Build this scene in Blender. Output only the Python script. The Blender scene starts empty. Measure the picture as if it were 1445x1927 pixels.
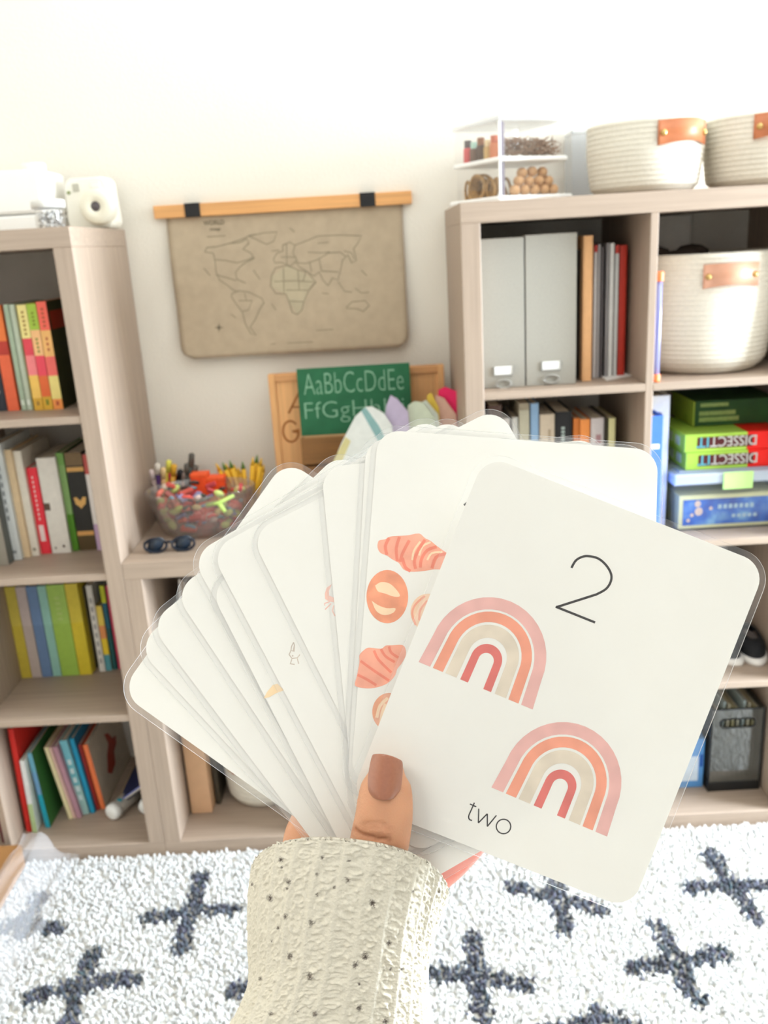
import bpy, bmesh, math, random
import numpy as np
from mathutils import Vector, Matrix
random.seed(7)
rng = np.random.default_rng(11)
S = bpy.context.scene
COL = S.collection

# ------------------------------------------------------------------ camera
W, H, F = 1445.0, 1927.0, 1630.2
CAM = Vector((0.5990, -1.7884, 1.39994))
_a, _b, _c = -0.0095767, 0.29855, -0.0592667
_f = Vector((math.sin(_a)*math.cos(_b), math.cos(_a)*math.cos(_b), -math.sin(_b)))
_r = Vector((math.cos(_a), -math.sin(_a), 0)); _u = _r.cross(_f)
CR = _r*math.cos(_c) + _u*math.sin(_c)
CU = -_r*math.sin(_c) + _u*math.cos(_c)
CF = _f
cd = bpy.data.cameras.new('camera'); cam = bpy.data.objects.new('camera', cd); COL.objects.link(cam)
cam.matrix_world = Matrix(((CR.x, CU.x, -CF.x, CAM.x), (CR.y, CU.y, -CF.y, CAM.y), (CR.z, CU.z, -CF.z, CAM.z), (0, 0, 0, 1)))
cd.sensor_fit = 'AUTO'; cd.sensor_width = 36; cd.lens = F/H*36
cd.clip_start = 0.02; cd.clip_end = 30
cd.dof.use_dof = True; cd.dof.focus_distance = 0.302; cd.dof.aperture_fstop = 24
S.camera = cam

# ------------------------------------------------------------------ world, light, exposure
wd = bpy.data.worlds.new('sky'); S.world = wd; wd.use_nodes = True
bg = wd.node_tree.nodes['Background']; bg.inputs[0].default_value = (0.75, 0.87, 1.0, 1); bg.inputs[1].default_value = 1.2

def area(name, loc, target, sx, sy, power, color):
    l = bpy.data.lights.new(name, 'AREA'); l.shape = 'RECTANGLE'; l.size = sx; l.size_y = sy; l.energy = power; l.color = color
    o = bpy.data.objects.new(name, l); COL.objects.link(o); o.location = loc
    d = Vector(target) - Vector(loc); o.rotation_euler = d.to_track_quat('-Z', 'Y').to_euler()
    return o
area('window_daylight', (3.18, -0.37, 1.12), (0.2, -0.25, 0.95), 0.86, 1.85, 720, (0.78, 0.89, 1.0))
area('added_card_fill', (3.18, -2.75, 1.75), (0.5, -0.9, 1.2), 1.2, 1.15, 6, (0.93, 0.97, 1.0))  # added fill for the card fronts and shelf faces
area('added_rear_fill', (0.3, -3.68, 1.75), (0.5, 0.4, 1.0), 1.7, 1.2, 4, (0.97, 0.98, 1.0))  # added weak fill from behind the camera
area('ceiling_lamp_light', (-0.20, -2.35, 2.46), (-0.05, -2.1, 0), 0.6, 0.6, 25.5, (1.0, 0.95, 0.87))
S.view_settings.view_transform = 'Standard'; S.view_settings.look = 'None'
S.view_settings.gamma = 1.0; S.view_settings.use_curve_mapping = False
S.view_settings.exposure = -1.38
S.cycles.use_denoising = True
S.cycles.max_bounces = 12; S.cycles.transparent_max_bounces = 48; S.cycles.diffuse_bounces = 5
S.cycles.caustics_reflective = False; S.cycles.caustics_refractive = False
S.cycles.sample_clamp_indirect = 6.0

# ------------------------------------------------------------------ pixel rays into the room
def ray(px, py): return CR*((px-W/2)/F) - CU*((py-H/2)/F) + CF
def onY(px, py, Y): d = ray(px, py); return CAM + d*((Y-CAM.y)/d.y)
def onZ(px, py, Z): d = ray(px, py); return CAM + d*((Z-CAM.z)/d.z)
def onD(px, py, d): return CAM + ray(px, py)*d

# ------------------------------------------------------------------ materials
def lin(c):
    return tuple(((v/255.0)/12.92 if v/255.0 <= 0.04045 else ((v/255.0+0.055)/1.055)**2.4) for v in c)
MATS = {}
def M(name, c, rough=0.6, noise=0.06, scale=30.0, bump=0.0, bscale=200.0, metal=0.0, spec=0.4, sss=0.0, stretch=(1, 1, 1), coat=0.0):
    if name in MATS: return MATS[name]
    m = bpy.data.materials.new(name); m.use_nodes = True; nt = m.node_tree; p = nt.nodes['Principled BSDF']
    L = lin(c)
    p.inputs['Roughness'].default_value = rough; p.inputs['Metallic'].default_value = metal
    p.inputs['Specular IOR Level'].default_value = spec
    if coat: p.inputs['Coat Weight'].default_value = coat
    if sss:
        p.inputs['Subsurface Weight'].default_value = sss; p.inputs['Subsurface Radius'].default_value = (1.0, 0.35, 0.2); p.inputs['Subsurface Scale'].default_value = 0.004
    tc = nt.nodes.new('ShaderNodeTexCoord'); mp = nt.nodes.new('ShaderNodeMapping'); mp.inputs['Scale'].default_value = stretch
    nt.links.new(tc.outputs['Object'], mp.inputs['Vector'])
    n = nt.nodes.new('ShaderNodeTexNoise'); n.inputs['Scale'].default_value = scale; n.inputs['Detail'].default_value = 4
    nt.links.new(mp.outputs[0], n.inputs['Vector'])
    r = nt.nodes.new('ShaderNodeValToRGB'); nt.links.new(n.outputs[0], r.inputs[0])
    r.color_ramp.elements[0].position = 0.3; r.color_ramp.elements[1].position = 0.7
    r.color_ramp.elements[0].color = tuple(max(0, v*(1-noise)) for v in L)+(1,)
    r.color_ramp.elements[1].color = tuple(min(1, v*(1+noise)) for v in L)+(1,)
    nt.links.new(r.outputs[0], p.inputs['Base Color'])
    if bump:
        n2 = nt.nodes.new('ShaderNodeTexNoise'); n2.inputs['Scale'].default_value = bscale; n2.inputs['Detail'].default_value = 3
        nt.links.new(mp.outputs[0], n2.inputs['Vector'])
        b = nt.nodes.new('ShaderNodeBump'); b.inputs['Strength'].default_value = bump; b.inputs['Distance'].default_value = 0.002
        nt.links.new(n2.outputs[0], b.inputs['Height']); nt.links.new(b.outputs[0], p.inputs['Normal'])
    MATS[name] = m; return m
def wood(name, c, axis, dark=0.10, scale=9.0, rough=0.55):
    st = [14.0, 14.0, 14.0]; st['XYZ'.index(axis)] = 0.5
    return M(name, c, rough=rough, noise=dark, scale=scale, stretch=tuple(st), bump=0.08, bscale=18)
def glass(name, tint=(255, 255, 255), haze=0.08, gloss=0.12, rough=0.05, hazec=(250, 250, 250), k=0.6):
    """thin clear plastic: see-through, a little mirror, a little milky"""
    if name in MATS: return MATS[name]
    m = bpy.data.materials.new(name); m.use_nodes = True; nt = m.node_tree; nt.nodes.clear()
    o = nt.nodes.new('ShaderNodeOutputMaterial'); t = nt.nodes.new('ShaderNodeBsdfTransparent'); g = nt.nodes.new('ShaderNodeBsdfGlossy')
    d = nt.nodes.new('ShaderNodeBsdfDiffuse'); t.inputs[0].default_value = lin(tint)+(1,); g.inputs['Roughness'].default_value = rough
    d.inputs[0].default_value = lin(hazec)+(1,)
    a = nt.nodes.new('ShaderNodeMixShader'); a.inputs[0].default_value = haze
    nt.links.new(t.outputs[0], a.inputs[1]); nt.links.new(d.outputs[0], a.inputs[2])
    lw = nt.nodes.new('ShaderNodeLayerWeight'); lw.inputs[0].default_value = 0.25
    mu = nt.nodes.new('ShaderNodeMath'); mu.operation = 'MULTIPLY_ADD'; mu.inputs[1].default_value = k; mu.inputs[2].default_value = gloss*0.3
    nt.links.new(lw.outputs['Facing'], mu.inputs[0])
    mm = nt.nodes.new('ShaderNodeMath'); mm.operation = 'MULTIPLY'; mm.inputs[1].default_value = 1.0; nt.links.new(mu.outputs[0], mm.inputs[0]); mm.use_clamp = True
    b = nt.nodes.new('ShaderNodeMixShader'); nt.links.new(mm.outputs[0], b.inputs[0])
    nt.links.new(a.outputs[0], b.inputs[1]); nt.links.new(g.outputs[0], b.inputs[2]); nt.links.new(b.outputs[0], o.inputs[0])
    MATS[name] = m; return m
def attr_mat(name, rough=0.8, bump=0.0, transl=0.0, sss=0.0):
    if name in MATS: return MATS[name]
    m = bpy.data.materials.new(name); m.use_nodes = True; nt = m.node_tree; p = nt.nodes['Principled BSDF']
    a = nt.nodes.new('ShaderNodeVertexColor'); a.layer_name = 'Col'; nt.links.new(a.outputs[0], p.inputs['Base Color'])
    p.inputs['Roughness'].default_value = rough; p.inputs['Specular IOR Level'].default_value = 0.25
    if sss:
        p.inputs['Subsurface Weight'].default_value = sss; p.inputs['Subsurface Radius'].default_value = (1.0, 0.4, 0.22); p.inputs['Subsurface Scale'].default_value = 0.0035
    if bump:
        n = nt.nodes.new('ShaderNodeTexNoise'); n.inputs['Scale'].default_value = 1400; n.inputs['Detail'].default_value = 3
        tc = nt.nodes.new('ShaderNodeTexCoord'); nt.links.new(tc.outputs['Object'], n.inputs['Vector'])
        b = nt.nodes.new('ShaderNodeBump'); b.inputs['Strength'].default_value = bump; b.inputs['Distance'].default_value = 0.001
        nt.links.new(n.outputs[0], b.inputs['Height']); nt.links.new(b.outputs[0], p.inputs['Normal'])
    MATS[name] = m; return m
def paper_mat():
    m = bpy.data.materials.new('card_stock'); m.use_nodes = True; nt = m.node_tree; nt.nodes.clear()
    o = nt.nodes.new('ShaderNodeOutputMaterial'); d = nt.nodes.new('ShaderNodeBsdfDiffuse'); t = nt.nodes.new('ShaderNodeBsdfTranslucent')
    n = nt.nodes.new('ShaderNodeTexNoise'); n.inputs['Scale'].default_value = 60; r = nt.nodes.new('ShaderNodeValToRGB')
    tc = nt.nodes.new('ShaderNodeTexCoord'); nt.links.new(tc.outputs['Object'], n.inputs['Vector'])
    r.color_ramp.elements[0].color = lin((246, 243, 235))+(1,); r.color_ramp.elements[1].color = lin((249, 247, 240))+(1,)
    nt.links.new(n.outputs[0], r.inputs[0]); nt.links.new(r.outputs[0], d.inputs[0]); nt.links.new(r.outputs[0], t.inputs[0])
    x = nt.nodes.new('ShaderNodeMixShader'); x.inputs[0].default_value = 0.12
    nt.links.new(d.outputs[0], x.inputs[1]); nt.links.new(t.outputs[0], x.inputs[2]); nt.links.new(x.outputs[0], o.inputs[0])
    return m

# ------------------------------------------------------------------ objects
def link(name, me, parent=None, loc=None, rotz=0.0):
    o = bpy.data.objects.new(name, me); COL.objects.link(o)
    if parent is not None: o.parent = parent
    if loc is not None: o.location = loc
    if rotz: o.rotation_euler = (0, 0, rotz)
    return o
def tag(o, label=None, cat=None, group=None, kind=None):
    if label: o['label'] = label
    if cat: o['category'] = cat
    if group: o['group'] = group
    if kind: o['kind'] = kind
    return o
def thing(name, label, cat, loc=(0, 0, 0), rotz=0.0, group=None, rot=None):
    o = bpy.data.objects.new(name, None); COL.objects.link(o); o.location = loc; o.empty_display_size = 0.02
    o.rotation_euler = rot if rot else (0, 0, rotz)
    return tag(o, label, cat, group)
class MB:
    def __init__(s): s.v = []; s.f = []; s.m = []; s.sm = []
    def add(s, vs, fs, mi=0, smooth=False):
        b = len(s.v); s.v += [tuple(p) for p in vs]
        for f in fs: s.f.append(tuple(i+b for i in f)); s.m.append(mi); s.sm.append(smooth)
    def box(s, x0, x1, y0, y1, z0, z1, mi=0, ch=0.0):
        if ch <= 0 or min(x1-x0, y1-y0, z1-z0) < ch*2.2:
            vs = [(x, y, z) for z in (z0, z1) for y in (y0, y1) for x in (x0, x1)]
            s.add(vs, [(0, 2, 3, 1), (4, 5, 7, 6), (0, 1, 5, 4), (2, 6, 7, 3), (0, 4, 6, 2), (1, 3, 7, 5)], mi); return
        bm = bmesh.new(); bmesh.ops.create_cube(bm, size=1.0)
        for v in bm.verts: v.co = Vector((x0+(v.co.x+.5)*(x1-x0), y0+(v.co.y+.5)*(y1-y0), z0+(v.co.z+.5)*(z1-z0)))
        bmesh.ops.bevel(bm, geom=bm.edges[:], offset=ch, segments=1, affect='EDGES')
        bm.verts.index_update()
        s.add([v.co[:] for v in bm.verts], [[v.index for v in f.verts] for f in bm.faces], mi); bm.free()
    def tube(s, pts, r, n=8, mi=0, cap=True, sy=1.0):
        pts = [Vector(p) for p in pts]; rs = r if isinstance(r, (list, tuple)) else [r]*len(pts)
        vs = []; up0 = None
        for i, p in enumerate(pts):
            t = (pts[min(i+1, len(pts)-1)]-pts[max(i-1, 0)]).normalized()
            if up0 is None: up0 = t.orthogonal().normalized()
            a = (up0 - t*up0.dot(t)).normalized(); up0 = a; b = t.cross(a)
            for k in range(n):
                th = 2*math.pi*k/n; vs.append(p + a*(rs[i]*math.cos(th)) + b*(rs[i]*sy*math.sin(th)))
        fs = []
        for i in range(len(pts)-1):
            for k in range(n):
                k2 = (k+1) % n; fs.append((i*n+k, i*n+k2, (i+1)*n+k2, (i+1)*n+k))
        if cap: fs += [tuple(range(n-1, -1, -1)), tuple(range((len(pts)-1)*n, len(pts)*n))]
        s.add(vs, fs, mi, True)
    def lathe(s, prof, c=(0, 0), n=32, mi=0, sx=1.0, sy=1.0, close=False):
        vs = []
        for r, z in prof:
            for k in range(n):
                th = 2*math.pi*k/n; vs.append((c[0]+r*sx*math.cos(th), c[1]+r*sy*math.sin(th), z))
        fs = []
        for i in range(len(prof)-1):
            for k in range(n):
                k2 = (k+1) % n; fs.append((i*n+k, i*n+k2, (i+1)*n+k2, (i+1)*n+k))
        if close: fs += [tuple(range(n-1, -1, -1)), tuple(range((len(prof)-1)*n, len(prof)*n))]
        s.add(vs, fs, mi, True)
    def prism(s, poly, y0, y1, mi=0):
        """polygon in XZ pushed along Y"""
        n = len(poly); vs = [(x, y0, z) for x, z in poly]+[(x, y1, z) for x, z in poly]
        fs = [tuple(range(n)), tuple(range(2*n-1, n-1, -1))]+[(i, i+n, (i+1) % n+n, (i+1) % n) for i in range(n)]
        s.add(vs, fs, mi)
    def ball(s, c, r, n=10, mi=0, sc=(1, 1, 1)):
        vs = [(c[0], c[1], c[2]-r*sc[2])]; m = n//2
        for i in range(1, m):
            ph = -math.pi/2+math.pi*i/m
            for k in range(n):
                th = 2*math.pi*k/n; vs.append((c[0]+r*sc[0]*math.cos(ph)*math.cos(th), c[1]+r*sc[1]*math.cos(ph)*math.sin(th), c[2]+r*sc[2]*math.sin(ph)))
        vs.append((c[0], c[1], c[2]+r*sc[2])); fs = []
        for k in range(n): fs.append((0, 1+(k+1) % n, 1+k))
        for i in range(m-2):
            for k in range(n): fs.append((1+i*n+k, 1+i*n+(k+1) % n, 1+(i+1)*n+(k+1) % n, 1+(i+1)*n+k))
        t = len(vs)-1
        for k in range(n): fs.append((1+(m-2)*n+k, 1+(m-2)*n+(k+1) % n, t))
        s.add(vs, fs, mi, True)
    def build(s, name, mats, parent=None, loc=None, rotz=0.0, label=None):
        me = bpy.data.meshes.new(name); me.from_pydata(s.v, [], s.f)
        for m in (mats if isinstance(mats, (list, tuple)) else [mats]): me.materials.append(m)
        me.polygons.foreach_set('material_index', s.m); me.polygons.foreach_set('use_smooth', s.sm); me.update()
        o = link(name, me, parent, loc, rotz)
        if label: o['label'] = label
        return o
def B(name, dims, mat, parent=None, ch=0.0012, label=None, loc=None):
    m = MB(); m.box(*dims, ch=ch); return m.build(name, mat, parent, label=label, loc=loc)
def fill_tri(mb, poly, fn, mi=0):
    """planar polygon (2d list) triangulated and mapped by fn"""
    from mathutils.geometry import tessellate_polygon
    tr = tessellate_polygon([[Vector((x, y, 0)) for x, y in poly]])
    fs = []
    for t in tr:
        a, b, c = [poly[i] for i in t]
        if (b[0]-a[0])*(c[1]-a[1])-(b[1]-a[1])*(c[0]-a[0]) < 0: t = (t[0], t[2], t[1])
        fs.append(tuple(t))
    mb.add([fn(x, y) for x, y in poly], fs, mi)
def stroke(mb, pts, w, fn, mi=0, closed=False):
    """flat ribbon of width w along 2d points mapped by fn"""
    P = [Vector((x, y)) for x, y in pts]; n = len(P); Lf = []; Rt = []
    for i in range(n):
        a = P[(i-1) % n] if (closed or i > 0) else P[i]; b = P[(i+1) % n] if (closed or i < n-1) else P[i]
        t = (b-a); t = t.normalized() if t.length > 0 else Vector((1, 0)); nn = Vector((-t.y, t.x))
        k = 1.0
        if 0 < i < n-1 or closed:
            t1 = (P[i]-P[i-1]); t1 = t1.normalized() if t1.length else t; k = 1.0/max(0.45, abs(nn.dot(Vector((-t1.y, t1.x)))))
        Lf.append(P[i]+nn*w/2*k); Rt.append(P[i]-nn*w/2*k)
    vs = [fn(p.x, p.y) for p in Lf]+[fn(p.x, p.y) for p in Rt]; fs = []
    for i in range(n if closed else n-1):
        j = (i+1) % n; fs.append((n+i, n+j, j, i))
    mb.add(vs, fs, mi)
def arc(cx, cy, rx, ry, a0, a1, n=16):
    return [(cx+rx*math.cos(math.radians(a0+(a1-a0)*i/n)), cy+ry*math.sin(math.radians(a0+(a1-a0)*i/n))) for i in range(n+1)]
def text_mesh(txt, name, mat, size=1.0, offset=0.0, width=None, height=None, parent=None, space=1.0):
    """lettering as flat mesh in its own XY plane, scaled to width x height"""
    cu = bpy.data.curves.new(name, 'FONT'); cu.body = txt; cu.size = size; cu.offset = offset; cu.space_character = space; cu.resolution_u = 3
    t = bpy.data.objects.new(name, cu); COL.objects.link(t)
    dg = bpy.context.evaluated_depsgraph_get(); me = bpy.data.meshes.new_from_object(t.evaluated_get(dg))
    bpy.data.objects.remove(t); bpy.data.curves.remove(cu)
    n = len(me.vertices); co = np.empty(n*3); me.vertices.foreach_get('co', co); co = co.reshape(-1, 3)
    lo, hi = co.min(0), co.max(0); co = co-lo
    if width: co[:, 0] *= width/(hi[0]-lo[0])
    if height: co[:, 1] *= height/(hi[1]-lo[1])
    me.vertices.foreach_set('co', co.ravel()); me.update(); me.materials.clear(); me.materials.append(mat); me.name = name
    return link(name, me, parent)

# ================================================================== ROOM
G = 0.7637                                   # gap between the tall bookcases
YW = 0.392
XL, XR_, YF, ZC = -1.7, 3.25, -3.75, 2.55
wall_m = M('wall_paint', (238, 231, 218), rough=0.9, noise=0.015, scale=3, bump=0.35, bscale=170)
wall2_m = M('grey_paint', (172, 170, 168), rough=0.9, noise=0.02, scale=3)
ceil_m = M('ceiling_paint', (246, 243, 238), rough=0.95, noise=0.01)
trim_m = M('white_trim', (244, 243, 240), rough=0.4, noise=0.01)
floor_m = M('beige_carpet', (180, 172, 162), rough=0.95, noise=0.12, scale=240, bump=0.6, bscale=900)
def struct(name, mb, mat, parent=None):
    o = mb.build(name, mat, parent)
    if parent is None: o['kind'] = 'structure'
    return o
m = MB(); m.box(XL, XR_, YW, YW+0.12, 0, ZC); struct('wall_back', m, wall_m)
m = MB(); m.box(XL-0.12, XL, YF-0.12, YW+0.12, 0, ZC); struct('wall_left', m, wall_m)
WIN = ((-0.86, 0.12, 0.12, 2.12), (-3.38, -2.12, 1.12, 2.36))
m = MB(); e0 = YF-0.12
for (y0, y1, z0, z1) in sorted(WIN):
    m.box(XR_, XR_+0.12, e0, y0, 0, ZC); m.box(XR_, XR_+0.12, y0, y1, 0, z0); m.box(XR_, XR_+0.12, y0, y1, z1, ZC); e0 = y1
m.box(XR_, XR_+0.12, e0, YW+0.12, 0, ZC); struct('wall_right', m, wall_m)
RX0, RX1, RZ0, RZ1 = -0.6, 1.2, 1.1, 2.3
m = MB()
m.box(XL, RX0, YF-0.12, YF, 0, ZC); m.box(RX1, XR_, YF-0.12, YF, 0, ZC); m.box(RX0, RX1, YF-0.12, YF, 0, RZ0); m.box(RX0, RX1, YF-0.12, YF, RZ1, ZC)
struct('wall_front', m, wall2_m)
m = MB(); m.box(XL-0.12, XR_+0.12, YF-0.12, YW+0.12, ZC, ZC+0.1); struct('ceiling', m, ceil_m)
m = MB(); m.box(XL-0.12, XR_+0.12, YF-0.12, YW+0.12, -0.1, 0); struct('floor', m, floor_m)
m = MB(); m.box(XL, XR_, YW-0.002, YW, 0, 0.0); 
pane_m = glass('window_glass', haze=0.0, gloss=0.05)
def window(name, a0, a1, z0, z1, p, axis):
    fr = MB(); t = 0.05
    def bx(u0, u1, w0, w1, d0=0.02, d1=0.09, mb=fr):
        if axis == 'X': mb.box(p+d0, p+d1, u0, u1, w0, w1)
        else: mb.box(u0, u1, p-d1, p-d0, w0, w1)
    bx(a0, a1, z0, z0+t); bx(a0, a1, z1-t, z1); bx(a0, a0+t, z0+t, z1-t); bx(a1-t, a1, z0+t, z1-t); mid = (a0+a1)/2; bx(mid-.02, mid+.02, z0+t, z1-t)
    o = struct(name, fr, trim_m)
    for u0, u1 in ((a0+t, mid-.02), (mid+.02, a1-t)):
        g = MB(); bx(u0, u1, z0+t, z1-t, 0.05, 0.053, g); g.build('pane', pane_m, o)
    s = MB(); bx(a0-0.03, a1+0.03, z0-0.03, z0, -0.05, 0.1, s); s.build('sill', trim_m, o)
window('window_1', *WIN[0], XR_, 'X'); window('added_window_2', *WIN[1], XR_, 'X'); window('added_window_3', RX0, RX1, RZ0, RZ1, YF, 'Y')  # second and third windows are unseen, added to go with the fill lights
# ================================================================== BOOKCASES
WC = (168, 149, 132)
wx, wy, wz = wood('ash_laminate_across', WC, 'X'), wood('ash_laminate_deep', WC, 'Y'), wood('ash_laminate_upright', WC, 'Z')
FR, TH, CE, DP = 0.039, 0.016, 0.335, 0.39
SH = [0.375, 0.727, 1.079]                   # undersides of the shelves; tops are TH higher
def bookcase(x0, ncol, nrow, label):
    t = thing('cube_bookcase', label, 'bookcase', (x0, 0, 0), group=None)
    w = FR*2+CE*ncol+TH*(ncol-1); h = FR*2 + 0.336*nrow+TH*(nrow-1)
    if nrow == 2: h = 0.765
    B('top_board', (0, w, 0, DP, h-FR, h), wx, t); B('bottom_board', (0, w, 0, DP, 0, FR), wx, t)
    B('side_panel', (0, FR, 0, DP, FR, h-FR), wz, t); B('side_panel', (w-FR, w, 0, DP, FR, h-FR), wz, t)
    for c in range(1, ncol):
        xx = FR+CE*c+TH*(c-1); B('divider', (xx, xx+TH, 0.001, DP, FR, h-FR), wz, t)
    hs = SH if nrow == 4 else [0.3745]
    for c in range(ncol):
        xx = FR+(CE+TH)*c
        for z in hs: B('shelf', (xx, xx+CE, 0.001, DP, z, z+TH), wx, t)
    return t
WT = FR*2+CE*2+TH
bookcase(-WT, 2, 4, 'tall ash brown cube bookcase full of books with white camera on top')
bookcase(0.0002, 2, 2, 'low ash brown cube bookcase between the two tall ones, under the map')
bookcase(G+0.001, 2, 4, 'tall ash brown cube bookcase with rope baskets and clear bins on top')

# ================================================================== BOOKS
page_m = M('book_pages', (238, 230, 212), rough=0.9, noise=0.1, scale=500, stretch=(1, 0.02, 0.02))
_bm = {}
def cm(c, rough=0.55): return M('cover_%d_%d_%d' % tuple(c), c, rough=rough, noise=0.05, scale=60)
def book(x0, x1, y, z0, z1, col, label, d=0.17, bands=None, tilt=0.0, group=None, side=None, marks=None, name='book', cat='book', mk=(70, 60, 50), roty=0.0):
    """book standing on its tail, spine towards -Y; bands = [(z fraction from top, colour)...]"""
    w, h = max(0.004, x1-x0), z1-z0; cx = (x0+x1)/2
    t = thing(name, label, cat, (cx, y, z0+0.0004), group=group, rot=(0, tilt, roty))
    hw = w/2-0.0003; bt = min(0.0022, hw*0.35); mats = [cm(col)]
    mb = MB()
    if bands:
        z = h
        mats = []
        for k, (fr, c) in enumerate(bands):
            zz = h*(1-fr); mats.append(cm(c)); mb.box(-hw, hw, 0, bt*1.2, zz, z, mi=k); z = zz
        mats.append(cm(col)); k = len(mats)-1
    else:
        k = 0; q = hw*0.55                     # slightly rounded spine
        mb.add([(-hw, 0.0015, 0), (-q, 0, 0), (q, 0, 0), (hw, 0.0015, 0), (-hw, 0.0015, h), (-q, 0, h), (q, 0, h), (hw, 0.0015, h)], [(0, 1, 5, 4), (1, 2, 6, 5), (2, 3, 7, 6), (4, 5, 6, 7), (3, 2, 1, 0)], 0)
        mb.box(-hw, hw, 0.0015, 0.003, 0, h)
    if side: mats.append(cm(side)); ks = len(mats)-1
    else: ks = k
    mb.box(-hw, -hw+bt, 0.0022, d, 0, h, mi=k); mb.box(hw-bt, hw, 0.0022, d, 0, h, mi=ks)
    mb.build('cover', mats, t)
    p = MB(); p.box(-hw+bt, hw-bt, 0.003, d-0.003, 0.0025, h-0.0025); p.build('pages', page_m, t)
    if marks:
        mb = MB()
        for (fx, fz, fw, fh) in marks:
            if mb.v and abs(fz-pz_) > .10: mb.build('spine_print', cm(mk), t); mb = MB()
            pz_ = fz
            mb.box(-hw+2*hw*fx, -hw+2*hw*(fx+fw), -0.0005, 0.0004, h*fz, h*(fz+fh))
        mb.build('spine_print', cm(mk), t)
    return t
def row(Z, items, d=0.17, off=0.0):
    """items: (xl, xr, y bottom, y top, colour, label, kwargs) in photograph pixels along the tails of the books"""
    for it in items:
        xl, xr, yb, yt, col, label = it[:6]; kw = dict(it[6]) if len(it) > 6 else {}
        Y = kw.pop('Y', None)
        if Y is None: Y = onZ((xl+xr)/2, yb, Z).y
        a, b = onY(xl, yb, Y).x, onY(xr, yb, Y).x
        xm = (xl+xr)/2
        top = onY(kw.pop('xt', xm-0.17*(yb-yt)), yt, Y).z
        dd = kw.pop('d', d); dd = min(dd, 0.385-Y)
        book(a+0.0003, b-0.0003, Y, Z, top, col, label, d=dd, **kw)
tick = lambda n, fw=0.4, z0=0.25, z1=0.75: [(0.5-fw/2, z0+(z1-z0)*i/n, fw, (z1-z0)/n*0.55) for i in range(n)]
L1 = 1.095; L2 = 0.743; L3 = 0.391; L4 = 0.039
row(L1, [
 (-8, 14, 772, 640, (52, 56, 66), 'dark navy book with pale flecks at the left end of the top shelf row', dict(marks=tick(7, 0.3), mk=(150, 150, 150), Y=0.125)),
 (15, 37, 772, 576, (240, 112, 66), 'orange book with a dark red emblem band, left of two sage books', dict(bands=[(0.33, (243, 128, 66)), (0.46, (190, 62, 50)), (1.0, (240, 110, 72))], Y=0.122)),
 (40, 50.5, 770, 573, (176, 194, 170), 'darker of two thin sage green books on the top left shelf', dict(marks=[(0.2, 0.05, 0.6, 0.05)], mk=(225, 235, 220), Y=0.12)),
 (51, 62, 770, 573, (196, 208, 188), 'paler of two thin sage green books on the top left shelf', dict(marks=[(0.2, 0.05, 0.6, 0.05)], mk=(230, 238, 226), Y=0.12)),
 (65, 83, 772, 574, (240, 214, 130), 'patchwork spine book with pale yellow top and crimson block', dict(bands=[(0.31, (244, 228, 150)), (0.47, (228, 74, 88)), (0.66, (248, 138, 140)), (0.88, (250, 204, 104)), (1.0, (222, 172, 62))], marks=tick(6, 0.25, 0.72, 0.96)+[(0.35, 0.05, 0.3, 0.04)], mk=(170, 130, 60), Y=0.105)),
 (83, 101, 772, 572, (216, 170, 60), 'patchwork spine book with lime green top block', dict(bands=[(0.24, (170, 200, 72)), (0.48, (250, 196, 138)), (0.67, (238, 78, 96)), (0.87, (232, 110, 58)), (1.0, (222, 174, 58))], marks=tick(4, 0.25, 0.8, 0.94)+tick(4, 0.2, 0.55, 0.7)+[(0.35, 0.05, 0.3, 0.05)], mk=(120, 130, 40), Y=0.105)),
 (101, 120, 771, 568, (244, 160, 90), 'patchwork spine book with coral top block, right end of the three', dict(bands=[(0.26, (248, 110, 92)), (0.5, (248, 192, 118)), (0.68, (246, 112, 104)), (0.9, (246, 226, 140)), (1.0, (246, 156, 82))], marks=tick(5, 0.25, 0.77, 0.96)+tick(3, 0.2, 0.55, 0.7)+[(0.35, 0.04, 0.3, 0.04)], mk=(190, 90, 60), Y=0.105, side=(58, 62, 26))),
])
pk = [o for o in bpy.data.objects if o.get('label', '').startswith('patchwork spine book with coral')][0]
_cv = [c for c in pk.children if c.name.startswith('cover')][0]; _x = max(v.co.x for v in _cv.data.vertices); _h = max(v.co.z for v in _cv.data.vertices)
mb = MB(); fill_tri(mb, [(.012, .74), (.15, .74), (.15, .91), (.012, .91)], lambda a_, b_: (_x+.0003, a_, b_*_h)); mb.build('cover_title', cm((170, 52, 28)), pk)
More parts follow.
